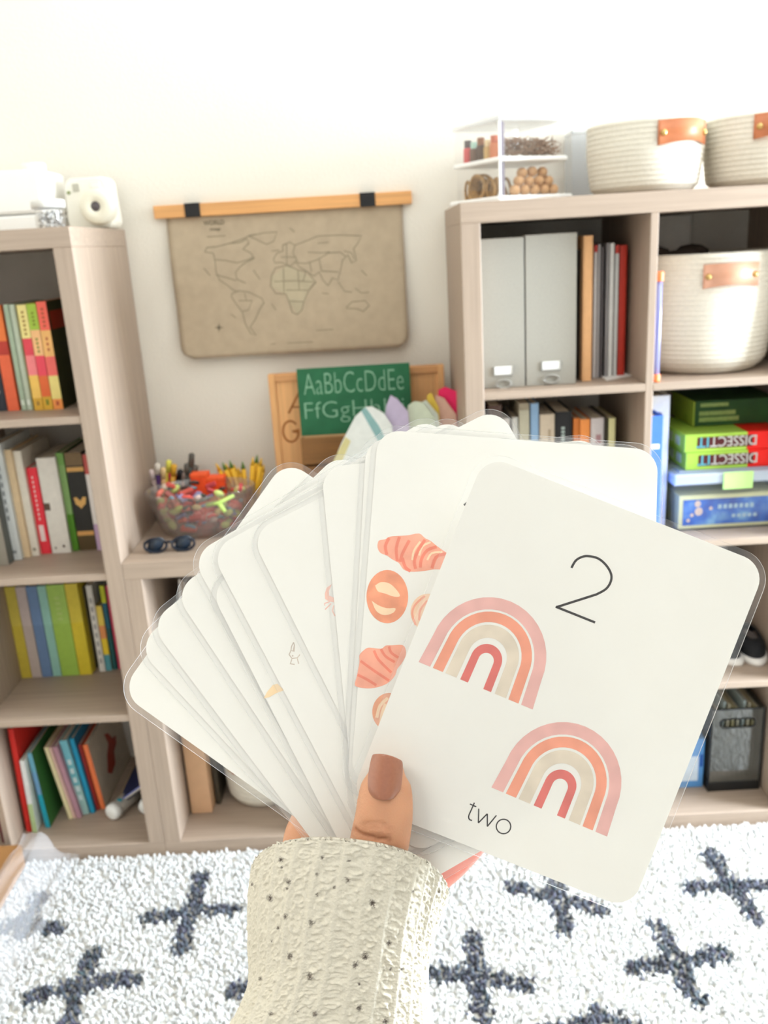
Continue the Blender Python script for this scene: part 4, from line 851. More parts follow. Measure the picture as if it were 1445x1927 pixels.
# two science kit boxes lying upside down, one green box behind
lg, rd, mar = M('kit_green', (176, 216, 84), rough=.35, noise=.04), M('kit_red', (236, 28, 20), rough=.35, noise=.03), M('kit_maroon', (84, 24, 26), rough=.4, noise=.05)
zb = L2+.136+.0036
def kit(x0, y0, z0, h, label):
    t = thing('science_kit_box', label, 'kit box', (x0, y0, z0)); Wk, Dk = .212, .20; xr = .138
    mb = MB(); mb.box(0, xr, 0, Dk, 0, h, ch=.0015); mb.build('box_body', lg, t)
    mb = MB(); mb.box(xr, Wk, 0, Dk, 0, h, ch=.0015); mb.build('red_end', rd, t)
    mb = MB(); mb.box(.028, .150, -.0006, .0003, h*.20, h*.82); pl_ = mb.build('title_panel', mar, t)
    for txt, xa, xb_, mt in (('DISSECT', .158, .056, M('kit_silver', (206, 204, 196), rough=.4)), ('IT', .053, .026, M('kit_teal', (96, 178, 190), rough=.4))):
        o = text_mesh(txt, 'title_lettering', mt, offset=.012, width=xa-xb_, height=h*.56, parent=pl_)
        o.matrix_local = Matrix.Translation((xa, -.0010, h*.81))@Matrix.Rotation(math.radians(180), 4, 'Y')@Matrix.Rotation(math.radians(90), 4, 'X')
    mb = MB(); [mb.box(-.0006, .0003, .03+.05*i, .062+.05*i, h*.25, h*.75) for i in range(3)]; mb.build('side_picture', M('kit_picture', (206, 222, 200), noise=.3, scale=60), t)
    return t
xk = onY(1291, 850, .075).x
kit(xk, .075, zb+.0002, .0405, 'lower green and red science kit box, title upside down')
kit(xk-.005, .073, zb+.0412, .0405, 'upper green and red science kit box, title upside down')
gb = thing('green_box', 'dark green box with pale printed lines, set back on the kit boxes', 'box', (onY(1308, 765, .15).x, .15, zb+.0822))
B('box_body', (0, .185, 0, .15, .0, .058), M('leaf_green_box', (40, 78, 30), noise=.25, scale=20), gb); B('edge_band', (-.004, 0, -.0006, .15, .0, .058), cm((160, 176, 50)), gb)
mb = MB(); mb.box(.012, .075, -.0008, .0003, .044, .052); mb.box(.010, .092, -.0008, .0003, .024, .034); mb.box(.010, .10, -.0008, .0003, .010, .020); mb.build('printed_lines', M('sage_print', (150, 168, 92), noise=.2, scale=200), gb)
# shoes and frosted bag on the third shelf
blkc = M('black_canvas', (26, 27, 30), rough=.85, noise=.15, bump=.3); sole = M('white_rubber', (238, 234, 228), rough=.5, noise=.03)
for px, yy, rz, lab in ((1392, .075, .25, 'black slip-on shoe with white sole, left of the pair'), (1436, .070, -.15, 'black slip-on shoe with white sole at the right frame edge')):
    p = onZ(px, 1252, L3); t = thing('slip_on_shoe', lab, 'shoe', (p.x-(.014 if px > 1400 else .004), yy, L3+.0005), rotz=rz, group='small black shoes')
    def outline(sc, n_=28): return [((.033*sc*math.cos(a_))*(1+.12*math.sin(a_)), .075-.078*sc*math.sin(a_)*(1 if math.sin(a_) > 0 else 1)) for a_ in np.linspace(0, 2*math.pi, n_, endpoint=False)]
    mb = MB(); o0 = outline(1.0); n_ = len(o0)
    mb.add([(x, y, .0) for x, y in o0]+[(x*1.02, .075+(y-.075)*1.02, .006) for x, y in o0]+[(x*.99, .075+(y-.075)*.99, .014) for x, y in o0], [tuple(range(n_-1, -1, -1))]+[(i+k*n_, (i+1) % n_+k*n_, (i+1) % n_+(k+1)*n_, i+(k+1)*n_) for k in range(2) for i in range(n_)]+[tuple(range(2*n_, 3*n_))], 0, True); mb.build('sole', sole, t)
    mb = MB(); rings = [(.97, .013), (.96, .024), (.86, .036), (.66, .046), (.50, .050), (.46, .046)]; vs = []
    for sc, z in rings: vs += [(x*sc, .085+(y-.075)*sc*.98, z+max(0, (y-.08))*.10*(z/.05)) for x, y in o0]
    mb.add(vs, [(i+k*n_, (i+1) % n_+k*n_, (i+1) % n_+(k+1)*n_, i+(k+1)*n_) for k in range(len(rings)-1) for i in range(n_)], 0, True); mb.build('upper', blkc, t)
    mb = MB(); mb.add([(x*.46, .085+(y-.075)*.45, .040) for x, y in o0], [tuple(range(n_))]); mb.build('insole', M('insole_grey', (120, 112, 108), noise=.1), t)
def crinkle(nx, ny, fn): 
    mb = MB(); vs = [fn(i/nx, j/ny) for j in range(ny+1) for i in range(nx+1)]
    mb.add(vs, [(j*(nx+1)+i, j*(nx+1)+i+1, (j+1)*(nx+1)+i+1, (j+1)*(nx+1)+i) for j in range(ny) for i in range(nx)], 0, True); return mb
from mathutils import noise as mnoise
def nz(a_, b_, c_, s_=1.0): return mnoise.noise(Vector((a_*s_, b_*s_, c_*s_)))
frost = glass('frosted_bag', haze=.42, gloss=.2, hazec=(222, 226, 230))
mb = MB(); K = 26; J = 16; vs = []
for j in range(J+1):
    f_ = j/J; r0 = .082*(1-.25*f_)
    for k in range(K):
        a_ = 2*math.pi*k/K; w_ = 1+.16*nz(math.cos(a_)*2, math.sin(a_)*2, f_*4)
        vs.append((r0*w_*math.cos(a_), r0*.75*w_*math.sin(a_), .001+f_*.285+.004*nz(a_, f_, 3)))
mb.add(vs, [(j*K+k, j*K+(k+1) % K, (j+1)*K+(k+1) % K, (j+1)*K+k) for j in range(J) for k in range(K)]+[tuple(range(K-1, -1, -1))], 0, True)
tag(mb.build('frosted_bag', frost, loc=(1.37, .262, L3+.0008)), 'crumpled frosted plastic bag behind the black shoes', 'bag')
mb = MB(); mb.box(1.26, 1.47, .36, .375, L3+.0005, L3+.30, ch=.002); tag(mb.build('panel_board', M('steel_blue_board', (160, 174, 186), noise=.05)), 'blue grey board at the back of the third cube', 'board')
# file holder and blue box at the bottom right
smoke = glass('smoke_plastic', tint=(150, 150, 146), haze=.30, gloss=.15, hazec=(120, 120, 112)); blkp = M('black_plastic', (22, 22, 22), rough=.4, noise=.05)
fh = thing('file_holder', 'smoky black file holder with oval grip slot holding papers', 'file holder', (1.354, .085, L4+.0005)); fw, fhh, fd = .126, .232, .25
poly = [(0, 0), (fw, 0), (fw, fhh), (0, fhh)]; slot = [(fw*.5+x, fhh-.040+z) for x, z in arc(.032, 0, .011, .011, -90, 90, 8)+arc(-.032, 0, .011, .011, 90, 270, 8)]
mb = MB(); sl = slot; ns = len(sl)
out = [(0, 0), (fw, 0), (fw, fhh), (0, fhh)]
from mathutils.geometry import tessellate_polygon
for y_ in (0, .002):
    allp = out+sl; tr = tessellate_polygon([[Vector((x, z, 0)) for x, z in out], [Vector((x, z, 0)) for x, z in sl]]); mb.add([(x, y_, z) for x, z in allp], [tuple(t_) for t_ in tr])
mb.build('front_panel', smoke, fh)
mb = MB(); mb.tube([(x, -.001, z) for x, z in sl+[sl[0]]], .0022, 6); mb.build('slot_rim', blkp, fh)
mb = MB(); mb.box(0, .002, .002, fd, 0, fhh); mb.box(fw-.002, fw, .002, fd, 0, fhh); mb.box(0, fw, fd, fd+.002, 0, fhh); mb.build('side_walls', smoke, fh)
mb = MB(); mb.box(-.001, fw+.001, -.001, fd, .0, .026); mb.box(-.0015, .0015, -.0012, .002, 0, fhh); mb.box(fw-.0015, fw+.0015, -.0012, .002, 0, fhh); mb.box(0, fw, -.0012, .0022, fhh-.003, fhh); mb.build('black_base', blkp, fh)
for i in range(9):
    xx = .012+.0125*i; book(1.354+xx, 1.354+xx+.006, .098, L4+.030, L4+.22+.008*((i*7) % 4), [(206, 204, 188), (180, 196, 196), (220, 214, 190), (196, 190, 150)][i % 4], ['cream', 'blue grey', 'ivory', 'olive', 'white', 'pale blue', 'buff', 'khaki', 'pearl'][i]and ['first', 'second', 'third', 'fourth', 'fifth', 'sixth', 'seventh', 'eighth', 'ninth'][i]+' paper wallet from the left inside the smoky file holder', d=.2, name='paper_wallet', cat='paper', tilt=.03)
bbx = thing('blue_box', 'blue and white carton left of the smoky file holder', 'box', (1.312, .105, L4+.0005)); B('box_body', (-.03, .036, 0, .16, 0, .14), M('carton_blue', (90, 150, 210), noise=.08, scale=15), bbx); B('printed_panel', (-.026, .022, -.0008, .0004, .02, .09), M('carton_white', (206, 220, 234), noise=.08, scale=40), bbx); B('printed_bar', (.025, .033, -.0008, .0004, .06, .095), cm((40, 90, 170)), bbx)

# ================================================================== RUG
rug = thing('area_rug', 'white shaggy rug with charcoal crosses on the floor', 'rug', (0.5, -.9, 0))
RX0_, RX1_, RY0_, RY1_ = -.46, 1.75, -2.3, -.012
mb = MB(); mb.box(RX0_-.5, RX1_-.5, RY0_+.9, RY1_+.9, .0005, .006); mb.build('rug_base', M('rug_backing', (228, 224, 214), rough=.95, noise=.08, scale=120, bump=.8, bscale=500), rug)
CRS = []
def cross(px, py, arms):
    c = onZ(px, py, .012); CRS.append((np.array([c.x, c.y]), [np.array(onZ(ax, ay, .012)[:2]) for ax, ay in arms]))
cross(360, 1715, [(378, 1648), (340, 1785), (280, 1728), (438, 1712)])
cross(45, 1735, [(75, 1690), (38, 1760), (-10, 1750), (108, 1748)])
cross(150, 1850, [(178, 1795), (132, 1925), (62, 1878), (252, 1842)])
cross(490, 1850, [(510, 1790), (475, 1925), (440, 1865), (560, 1845)])
cross(1050, 1690, [(1040, 1640), (1062, 1750), (965, 1668), (1130, 1712)])
cross(895, 1838, [(888, 1765), (908, 1915), (800, 1832), (992, 1852)])
cross(1270, 1812, [(1240, 1745), (1312, 1885), (1192, 1822), (1358, 1795)])
cross(1375, 1665, [(1335, 1605), (1425, 1730), (1298, 1672), (1470, 1672)])
cross(1105, 1930, [(1120, 1905), (1090, 1990), (1020, 1945), (1190, 1925)])
sp = .0074; gx_ = np.arange(RX0_, RX1_, sp); gy_ = np.arange(-.72, RY1_, sp)
px_, py_ = np.meshgrid(gx_, gy_); P0 = np.stack([px_.ravel(), py_.ravel()], 1)+rng.uniform(-.0038, .0038, (px_.size, 2))
gx2 = np.arange(RX0_, RX1_, .03); gy2 = np.arange(RY0_, -.72, .03); a2, b2 = np.meshgrid(gx2, gy2)
big = np.concatenate([np.zeros(len(P0)), np.ones(a2.size)])
P0 = np.concatenate([P0, np.stack([a2.ravel(), b2.ravel()], 1)+rng.uniform(-.01, .01, (a2.size, 2))])
dk_ = np.zeros(len(P0), bool); pj = P0+rng.normal(0, .0035, P0.shape)
def seg(p, a_, b_):
    d = b_-a_; t_ = np.clip(((p-a_)@d)/(d@d), 0, 1); return np.linalg.norm(p-(a_+t_[:, None]*d), axis=1)
for c, arms in CRS:
    for am in arms: dk_ |= seg(pj, c, am) < .0195
for i in range(-1, 6):                         # the same crosses go on under the camera
    for j in range(5):
        c = np.array([-.09+.4*i+(.2 if j % 2 else 0), -.62-.2*j-.18]); 
        if c[1] < -.75:
            for v in ((.07, .01), (-.07, -.02), (.0, .075), (-.01, -.075)): dk_ |= seg(pj, c, c+np.array(v)) < .0195
N = len(P0); K = 5
hgt = rng.uniform(.010, .019, N); rad = rng.uniform(.0031, .0050, N)*np.where(big > 0, 3.2, 1); lx = rng.normal(0, .0045, N); ly = rng.normal(-.001, .0045, N)
ang = rng.uniform(0, 6.28, N)[:, None]+np.arange(K)[None]*2*np.pi/K
lev = [(0.0, .75), (.45, 1.0), (.85, .62)]
V = []
for f_, s_ in lev:
    x = P0[:, :1]+lx[:, None]*f_+rad[:, None]*s_*np.cos(ang+f_*.8); y = P0[:, 1:]+ly[:, None]*f_+rad[:, None]*s_*np.sin(ang+f_*.8); z = np.broadcast_to((.003+hgt*f_)[:, None], x.shape)
    V.append(np.stack([x, y, z], 2))
tip = np.stack([P0[:, 0]+lx, P0[:, 1]+ly, .003+hgt], 1)[:, None]
V = np.concatenate(V+[tip], 1); nv = V.shape[1]                       # 3K+1 points per tuft
Fq = []; 
for l in range(2):
    for k in range(K): Fq.append([l*K+k, l*K+(k+1) % K, (l+1)*K+(k+1) % K]); Fq.append([l*K+k, (l+1)*K+(k+1) % K, (l+1)*K+k])
for k in range(K): Fq.append([2*K+k, 2*K+(k+1) % K, 3*K])
Fq = np.array(Fq); T = (Fq[None]+(np.arange(N)*nv)[:, None, None]).reshape(-1, 3)
me = bpy.data.meshes.new('rug_pile'); V = V.reshape(-1, 3)-np.array([.5, -.9, 0])
me.vertices.add(len(V)); me.vertices.foreach_set('co', V.ravel()); me.loops.add(T.size); me.loops.foreach_set('vertex_index', T.ravel().astype(np.int32))
me.polygons.add(len(T)); me.polygons.foreach_set('loop_start', np.arange(0, T.size, 3, dtype=np.int32)); me.polygons.foreach_set('use_smooth', np.ones(len(T), bool)); me.update(calc_edges=True)
wc = np.array(lin((230, 230, 228))); dc = np.array(lin((88, 92, 102)))
colr = np.where(dk_[:, None], dc*rng.uniform(.55, 1.5, (N, 1))+rng.normal(0, .006, (N, 3)), wc*rng.uniform(.88, 1.03, (N, 1)))
colr = np.clip(colr, .005, 1)
ca = me.color_attributes.new('Col', 'FLOAT_COLOR', 'POINT'); ca.data.foreach_set('color', np.concatenate([np.repeat(colr, nv, 0), np.ones((N*nv, 1))], 1).ravel().astype(np.float32))
me.materials.append(attr_mat('rug_wool', rough=.95)); o = link('rug_pile', me, rug); o['kind'] = 'stuff'
# cardboard pack in clear film at the lower left
cbx = thing('cardboard_pack', 'flat tan cardboard pack in clear film lying on the rug at left', 'package', (-.55, -.30, .0225))
B('cardboard', (-.14, .222, -.30, .262, .0, .062), M('kraft_card', (160, 114, 66), rough=.7, noise=.08, scale=12), cbx, ch=.003)
film = glass('clear_film', haze=.22, gloss=.06, rough=.2, hazec=(252, 252, 254), k=.16)
mb = crinkle(26, 40, lambda u, v: (.216+.13*u+.008*nz(u*5, v*7, 1), -.31+.60*v+.012*nz(u*6, v*5, 5), .006+(.066 if u < .35 else .066*max(0, 1-(u-.35)/.35)**1.3)+.010*nz(u*7, v*9, 2)+.004*nz(u*19, v*23, 3)))
mb.build('film_wrap', film, cbx)

# ================================================================== FLASH CARDS (held in the hand)
paper = paper_mat(); lam = glass('laminate', haze=.04, gloss=.03, rough=.12, k=.05); lam_edge = glass('laminate_cut_edge', haze=.5, gloss=.2, hazec=(252, 252, 252))
PX = .297/F                                    # metres per pixel at the front card
PW, PH = 569*PX, 697*PX; MG = .0021; CRN = 46*PX
PIV = onD(720, 1560, .2985)
tilt = math.radians(9.0); TN = -CF*math.cos(tilt)-CU*math.sin(tilt)*-1.0
TN = (-CF*math.cos(tilt)+CU*math.sin(tilt)).normalized()              # faces the viewer, top leaning away
def hitp(px, py, P, Nn): d = ray(px, py); return CAM+d*((P-CAM).dot(Nn)/d.dot(Nn))
def rpoly(w, h, r, n=8):
    pts = []
    for cx, cy, a0 in ((w/2-r, h/2-r, 0), (-w/2+r, h/2-r, 90), (-w/2+r, -h/2+r, 180), (w/2-r, -h/2+r, 270)): pts += arc(cx, cy, r, r, a0, a0+90, n)
    return pts
def slab(poly, z0, z1, mb, m_face=0, m_edge=0):
    n = len(poly); mb.add([(x, y, z0) for x, y in poly]+[(x, y, z1) for x, y in poly], [tuple(range(n-1, -1, -1)), tuple(range(n, 2*n))], m_face)
    mb.add([(x, y, z0) for x, y in poly]+[(x, y, z1) for x, y in poly], [(i, (i+1) % n, (i+1) % n+n, i+n) for i in range(n)], m_edge)
PAPER_ME = MB(); slab(rpoly(PW, PH, CRN), -.00010, .00010, PAPER_ME)
LAM_ME = MB(); slab(rpoly(PW+2*MG, PH+2*MG, CRN+MG), -.00027, .00027, LAM_ME, 0, 1)
class Card: pass
_pm = _lm = None
def card(k, corner, px, py, th, label, flat=False):
    """corner: 'TL','TR','C' of the paper at photograph pixel; th: degrees clockwise"""
    global _pm, _lm
    Nn = -CF if flat else TN; P = (onD(722, 963, .297) if flat else PIV-TN*(.00060*k))
    A = hitp(px, py, P, Nn); c, s = math.cos(math.radians(th)), math.sin(math.radians(th))
    U = hitp(px+40*c, py+40*s, P, Nn)-A; U.normalize(); Vv = Nn.cross(U).normalized()
    off = {'TL': U*(PW/2)-Vv*(PH/2), 'TR': -U*(PW/2)-Vv*(PH/2), 'BL': U*(PW/2)+Vv*(PH/2), 'C': Vector((0, 0, 0))}[corner]
    o = bpy.data.objects.new('flash_card', None); COL.objects.link(o); o.empty_display_size = .01
    ctr = A+off; Mx = Matrix(((U.x, Vv.x, Nn.x, ctr.x), (U.y, Vv.y, Nn.y, ctr.y), (U.z, Vv.z, Nn.z, ctr.z), (0, 0, 0, 1))); o.matrix_world = Mx
    tag(o, label, 'flash card', 'laminated flash cards fanned in the hand')
    if _pm is None:
        p = PAPER_ME.build('card_paper', paper, o); l = LAM_ME.build('laminate', [lam, lam_edge], o); _pm, _lm = p, l
    else:
        p = _pm.copy(); p.parent = o; COL.objects.link(p); l = _lm.copy(); l.parent = o; COL.objects.link(l)
    C = Card(); C.o = o; C.paper = p; inv = Mx.inverted(); C.P, C.N = P, Nn
    def loc(a_, b_):
        q_ = inv@hitp(a_, b_, P, Nn); return q_.x, q_.y
    C.loc = loc; return C
cA = card(0, 'C', 1050, 1284, 21.5, 'front laminated card showing 2, two rainbows and the word two', flat=True)
cB = card(1, 'TR', 1238, 847, 4.2, 'card of painted croissants and rolls, second from the front')
cN = card(2, 'TR', 1216, 849, 2.8, 'plain card just behind the croissant card, only its rim showing')
cO = card(3, 'TL', 604, 880, -6.0, 'plain card overlapping the little crab, left of the croissant card')
cP = card(4, 'TR', 938, 766, -27, 'card with small pink crab and the highest corner of the fan')
cQ = card(5, 'TR', 858, 784, -28.5, 'card with a tiny sketched bunny')
cK = card(6, 'BL', 706, 1716, -30, 'card with a small orange beak shape, its lower edge right of the thumb')
cV = card(7, 'TL', 359, 1046, -30, 'blank cream card whose corner peeps out above the beak card')
cW = card(8, 'TL', 326, 1112, -34.5, 'blank cream card, fourth from the left end of the fan')
cX = card(9, 'TL', 280, 1173, -38, 'blank cream card, third from the left end of the fan')
cY = card(10, 'TL', 257, 1218, -43.8, 'blank cream card, second from the left end of the fan')
cZ = card(11, 'TL', 226, 1303, -54.6, 'bright blank card at the far left end of the fan')
def printed(C, name, mat, z=.00015): 
    mb = MB(); mb.zz = z; return mb, (lambda x, y: (x, y, z))
def done(mb, C, name, mats): return mb.build(name, mats, C.paper)
pm = lambda n, c, ns=.10: M('print_'+n, c, rough=.8, noise=ns, scale=130)
pink, org, bei, red = pm('blush', (228, 176, 168)), pm('apricot', (234, 154, 126)), pm('sand', (222, 208, 188)), pm('coral', (216, 112, 104))
blackp = M('print_black', (48, 44, 42), rough=.8, noise=.05)
def rainbow(C, foot_l, foot_r):
    a_, b_ = Vector(C.loc(*foot_l)), Vector(C.loc(*foot_r)); w = (b_-a_).length/2; c0 = (a_+b_)/2; ex = (b_-a_).normalized(); ey = Vector((-ex.y, ex.x)); s = w/116.5
    def curve(wd, h):
        dome = min(wd*.98, h*.8); leg = h-dome; pts = [(-wd, 0), (-wd*.975, leg*.5)]
        pts += [(wd*.95*math.cos(t_), leg+dome*math.sin(t_)) for t_ in np.linspace(math.pi, 0, 21)]+[(wd*.975, leg*.5), (wd, 0)]
        return pts
    for i, (wo, ho, wi, hi, mt, nm) in enumerate(((116.5, 172, 93, 149, pink, 'blush'), (87.5, 145, 67, 125, org, 'apricot'), (62, 120, 39, 95, bei, 'sand'), (31.5, 83, 15.6, 66, red, 'coral'))):
        o_, n_ = curve(wo, ho), curve(wi, hi); mb = MB(); f_ = lambda p: tuple(c0+ex*(p[0]*s)+ey*(p[1]*s))+(.00015,)
        n2 = len(o_); mb.add([f_(p) for p in o_]+[f_(p) for p in n_], [(i_+n2, i_+1+n2, i_+1, i_) for i_ in range(n2-1)]); done(mb, C, 'printed_rainbow_arc', mt)
rainbow(cA, (787.5, 1245.5), (1002, 1335)); rainbow(cA, (924.5, 1481.5), (1142, 1574))
def pxs(C, pts): return [C.loc(*p) for p in pts]
def smooth(pts, n=4):
    """Catmull-Rom through pixel points"""
    P = [np.array(p, float) for p in pts]; out_ = []
    for i in range(len(P)-1):
        p0, p1, p2, p3 = P[max(i-1, 0)], P[i], P[i+1], P[min(i+2, len(P)-1)]
        for k in range(n):
            t_ = k/n; out_.append(tuple(.5*((2*p1)+(-p0+p2)*t_+(2*p0-5*p1+4*p2-p3)*t_**2+(-p0+3*p1-3*p2+p3)*t_**3)))
    return out_+[tuple(P[-1])]
mb, fn = printed(cA, 'n', blackp)
two = smooth([(1075, 1068.7), (1083, 1055), (1095, 1048), (1107, 1046.5), (1125.4, 1051), (1140.6, 1064), (1149.8, 1081), (1148.3, 1096), (1139, 1109), (1122, 1118.5)])
stroke(mb, pxs(cA, two+[(1046.5, 1142.6)]), 4.4*PX, fn); stroke(mb, pxs(cA, [(1045.4, 1141.6), (1119.5, 1171.3)]), 4.4*PX, fn); done(mb, cA, 'printed_numeral', blackp)
mb, fn = printed(cA, 'w', blackp); sw = 2.4*PX
stroke(mb, pxs(cA, smooth([(892.5, 1510.3), (887, 1523), (881.9, 1535), (883, 1541.5), (888, 1543.8)])), sw, fn); stroke(mb, pxs(cA, [(884, 1512.7), (896, 1518)]), sw, fn)
for s_ in ([(900.7, 1521.5), (900, 1548.3)], [(900, 1548.3), (916.8, 1531)], [(916.8, 1531), (916.8, 1555)], [(916.8, 1555), (934, 1534)]): stroke(mb, pxs(cA, s_), sw, fn)
stroke(mb, pxs(cA, arc(947.3, 1555, 13.6, 13.6, 0, 345, 24)), sw, fn, closed=True); done(mb, cA, 'printed_word', blackp)
# pastries on the second card (crop coordinates: 660 + x/4.5875, 980 + y/4.5875)
zc = lambda pts: [(660+x/4.5875, 980+y/4.5875) for x, y in pts]
past, past_d, past_l, roll_m = pm('croissant', (244, 168, 142), .14), pm('croissant_dark', (234, 132, 108), .14), pm('crumb', (246, 214, 178), .08), pm('roll', (236, 154, 118), .2)
def blob(C, pts, mat, name, z=.00015, close=True):
    mb = MB(); P = pxs(C, zc(pts)); fill_tri(mb, P, lambda x, y: (x, y, z)); return mb.build(name, mat, C.paper)
def stripes(C, sts, mat, w=7, z=.00019, name='printed_crust_lines'):
    mb = MB()
    for st in sts: stroke(mb, pxs(C, zc(smooth(st, 3))), w*PX, lambda x, y: (x, y, z))
    return mb.build(name, mat, C.paper)
blob(cB, smooth([(230, 210), (240, 175), (265, 165), (300, 160), (335, 138), (430, 130), (500, 125), (590, 110), (640, 150), (690, 175), (745, 220), (825, 275), (900, 320), (960, 360), (920, 400), (790, 420), (720, 420), (620, 435), (520, 440), (455, 420), (415, 365), (360, 335), (310, 300), (260, 280), (235, 245), (230, 210)], 3)[:-1], past, 'printed_croissant')
stripes(cB, [[(330, 150), (298, 220), (312, 295)], [(420, 140), (392, 240), (402, 350)], [(505, 170), (447, 280), (425, 355)], [(445, 320), (470, 400), (515, 435)], [(640, 165), (580, 260), (548, 350), (560, 415)], [(740, 225), (660, 255), (610, 330), (600, 405)], [(820, 285), (735, 315), (700, 410)]], past_d, 6)
stripes(cB, [[(600, 180), (545, 260), (530, 340)], [(690, 185), (620, 220), (590, 300)], [(790, 270), (700, 280), (660, 340)]], past_l, 4, name='printed_highlights')
blob(cB, arc(315, 655, 180, 230, 0, 350, 35), roll_m, 'printed_roll')
blob(cB, smooth([(210, 560), (260, 530), (330, 540), (390, 590), (425, 650), (370, 655), (300, 630), (235, 610), (210, 560)], 3)[:-1], past_l, 'printed_roll_slash', z=.00019); blob(cB, smooth([(180, 690), (240, 730), (310, 755), (385, 755), (365, 795), (290, 815), (220, 780), (180, 690)], 3)[:-1], past_l, 'printed_roll_slash', z=.00019)
blob(cB, arc(665, 790, 150, 160, 0, 350, 30), pm('pale_roll', (246, 208, 178), .1), 'printed_roll'); stripes(cB, [[(640, 650), (560, 720), (530, 800), (560, 900)], [(660, 690), (600, 770), (590, 860)]], past, 4)
blob(cB, smooth([(35, 1400), (55, 1330), (75, 1220), (75, 1160), (110, 1120), (155, 1095), (260, 1105), (300, 1078), (360, 1075), (440, 1072), (470, 1100), (475, 1160), (440, 1230), (400, 1280), (385, 1330), (340, 1385), (270, 1425), (170, 1447), (80, 1440), (40, 1425), (35, 1400)], 3)[:-1], past, 'printed_croissant')
stripes(cB, [[(260, 1108), (300, 1170), (380, 1220)], [(85, 1210), (180, 1280), (330, 1380)], [(60, 1330), (140, 1370), (220, 1420)], [(200, 1120), (240, 1200), (350, 1310)], [(330, 1085), (350, 1140), (410, 1180)]], past_d, 5)
blob(cB, arc(335, 1650, 150, 165, 0, 350, 30), pm('bun', (232, 166, 132), .2), 'printed_roll'); stripes(cB, [[(320, 1530), (250, 1600), (225, 1700)], [(300, 1580), (270, 1660), (260, 1740)]], past_l, 6)
mb, fn = printed(cB, 's', blackp); stroke(mb, pxs(cB, [(960, 876), (912, 880), (872, 882)][:2]), 4.2*PX, fn); stroke(mb, pxs(cB, [(960, 876), (920, 912), (873, 951)]), 4.4*PX, fn); done(mb, cB, 'printed_numeral', blackp)
# crab, bunny, beak (crop coordinates: 400 + x/4.014, 1000 + y/4.014)
z8 = lambda pts: [(400+x/4.014, 1000+y/4.014) for x, y in pts]
crab = pm('crab', (246, 196, 180), .15); mb, fn = printed(cP, 'c', crab)
fill_tri(mb, pxs(cP, z8([(900, 398), (862, 425), (848, 470), (850, 510), (880, 530), (915, 535), (945, 600), (1010, 600), (1020, 520), (960, 495), (915, 500), (880, 485), (878, 450), (890, 425)])), fn)
for s_ in ([(885, 530), (845, 545), (848, 560)], [(895, 545), (860, 580), (850, 590)], [(915, 560), (905, 600), (925, 640)], [(940, 590), (935, 640)]): stroke(mb, pxs(cP, z8(s_)), 2.2*PX, fn)
done(mb, cP, 'printed_crab', crab)
bun = pm('bunny', (206, 192, 178), .2); mb, fn = printed(cQ, 'b', bun)
for s_ in ([(612, 838), (596, 870), (592, 900), (612, 905), (618, 860), (612, 838)], [(592, 900), (578, 930), (600, 960), (640, 955), (660, 930)], [(598, 965), (588, 1000), (620, 1005)], [(640, 960), (650, 1000)]): stroke(mb, pxs(cQ, z8(s_)), 2.0*PX, fn)
fill_tri(mb, pxs(cQ, z8(arc(605, 940, 6, 7, 0, 340, 10))), fn); done(mb, cQ, 'printed_bunny', bun)
bk = pm('beak', (246, 216, 172), .08); mb, fn = printed(cK, 'k', bk); fill_tri(mb, pxs(cK, z8([(386, 1262), (410, 1215), (455, 1160), (490, 1150), (540, 1200), (480, 1222), (430, 1252)])), fn); done(mb, cK, 'printed_beak', bk)

# ================================================================== HAND AND SLEEVE
person = thing('person', 'hand with mauve thumbnail in speckled cream knit sleeve holding the card fan', 'person', onD(690, 1760, .315))
PI = Matrix.Translation(person.location).inverted()
def chain_mesh(bm, nodes, n=20, flat=None):
    """closed tapered limb; nodes = (px, py, depth, half width px-metres, half depth)"""
    P = [onD(a_[0], a_[1], a_[2]) for a_ in nodes]; rings = []
    for i, p in enumerate(P):
        t_ = (P[min(i+1, len(P)-1)]-P[max(i-1, 0)]).normalized(); b_ = (CF-t_*CF.dot(t_)).normalized(); a_ = t_.cross(b_)
        rw, rd = nodes[i][3], nodes[i][4]
        rings.append([bm.verts.new(p+a_*(rw*math.cos(2*math.pi*k/n))+b_*(rd*math.sin(2*math.pi*k/n))) for k in range(n)])
    for i in range(len(P)-1):
        for k in range(n): bm.faces.new((rings[i][k], rings[i][(k+1) % n], rings[i+1][(k+1) % n], rings[i+1][k]))
    bm.faces.new(list(reversed(rings[0]))); bm.faces.new(rings[-1])
def interp(nodes, n=5):
    A = [np.array(x, float) for x in nodes]; return [tuple(x) for x in [np.array(q_) for q_ in smooth(A, n)]]
def limb(bm, nodes, n=5):
    nd = interp([tuple(x) if len(x) == 5 else (x[0], x[1], x[2], x[3], x[3]) for x in nodes], n)
    # round off the far end
    a_, b_ = np.array(nd[-2]), np.array(nd[-1]); r_ = b_[3]*F/b_[2]; d_ = (b_-a_)[:2]; d_ /= max(1e-9, np.linalg.norm(d_))
    for f_ in (.45, .75, .93): 
        e_ = b_.copy(); e_[:2] += d_*r_*f_; k_ = math.sqrt(1-f_*f_); e_[3] *= k_; e_[4] *= k_; nd.append(tuple(e_))
    chain_mesh(bm, nd)
bm = bmesh.new()
limb(bm, [(570, 2600, .298, .030, .027), (600, 2300, .305, .026, .023), (640, 2010, .316, .021, .017), (645, 1890, .318, .0215, .017), (655, 1800, .321, .0265, .0155), (662, 1760, .325, .0265, .0135), (668, 1728, .329, .024, .0115)])
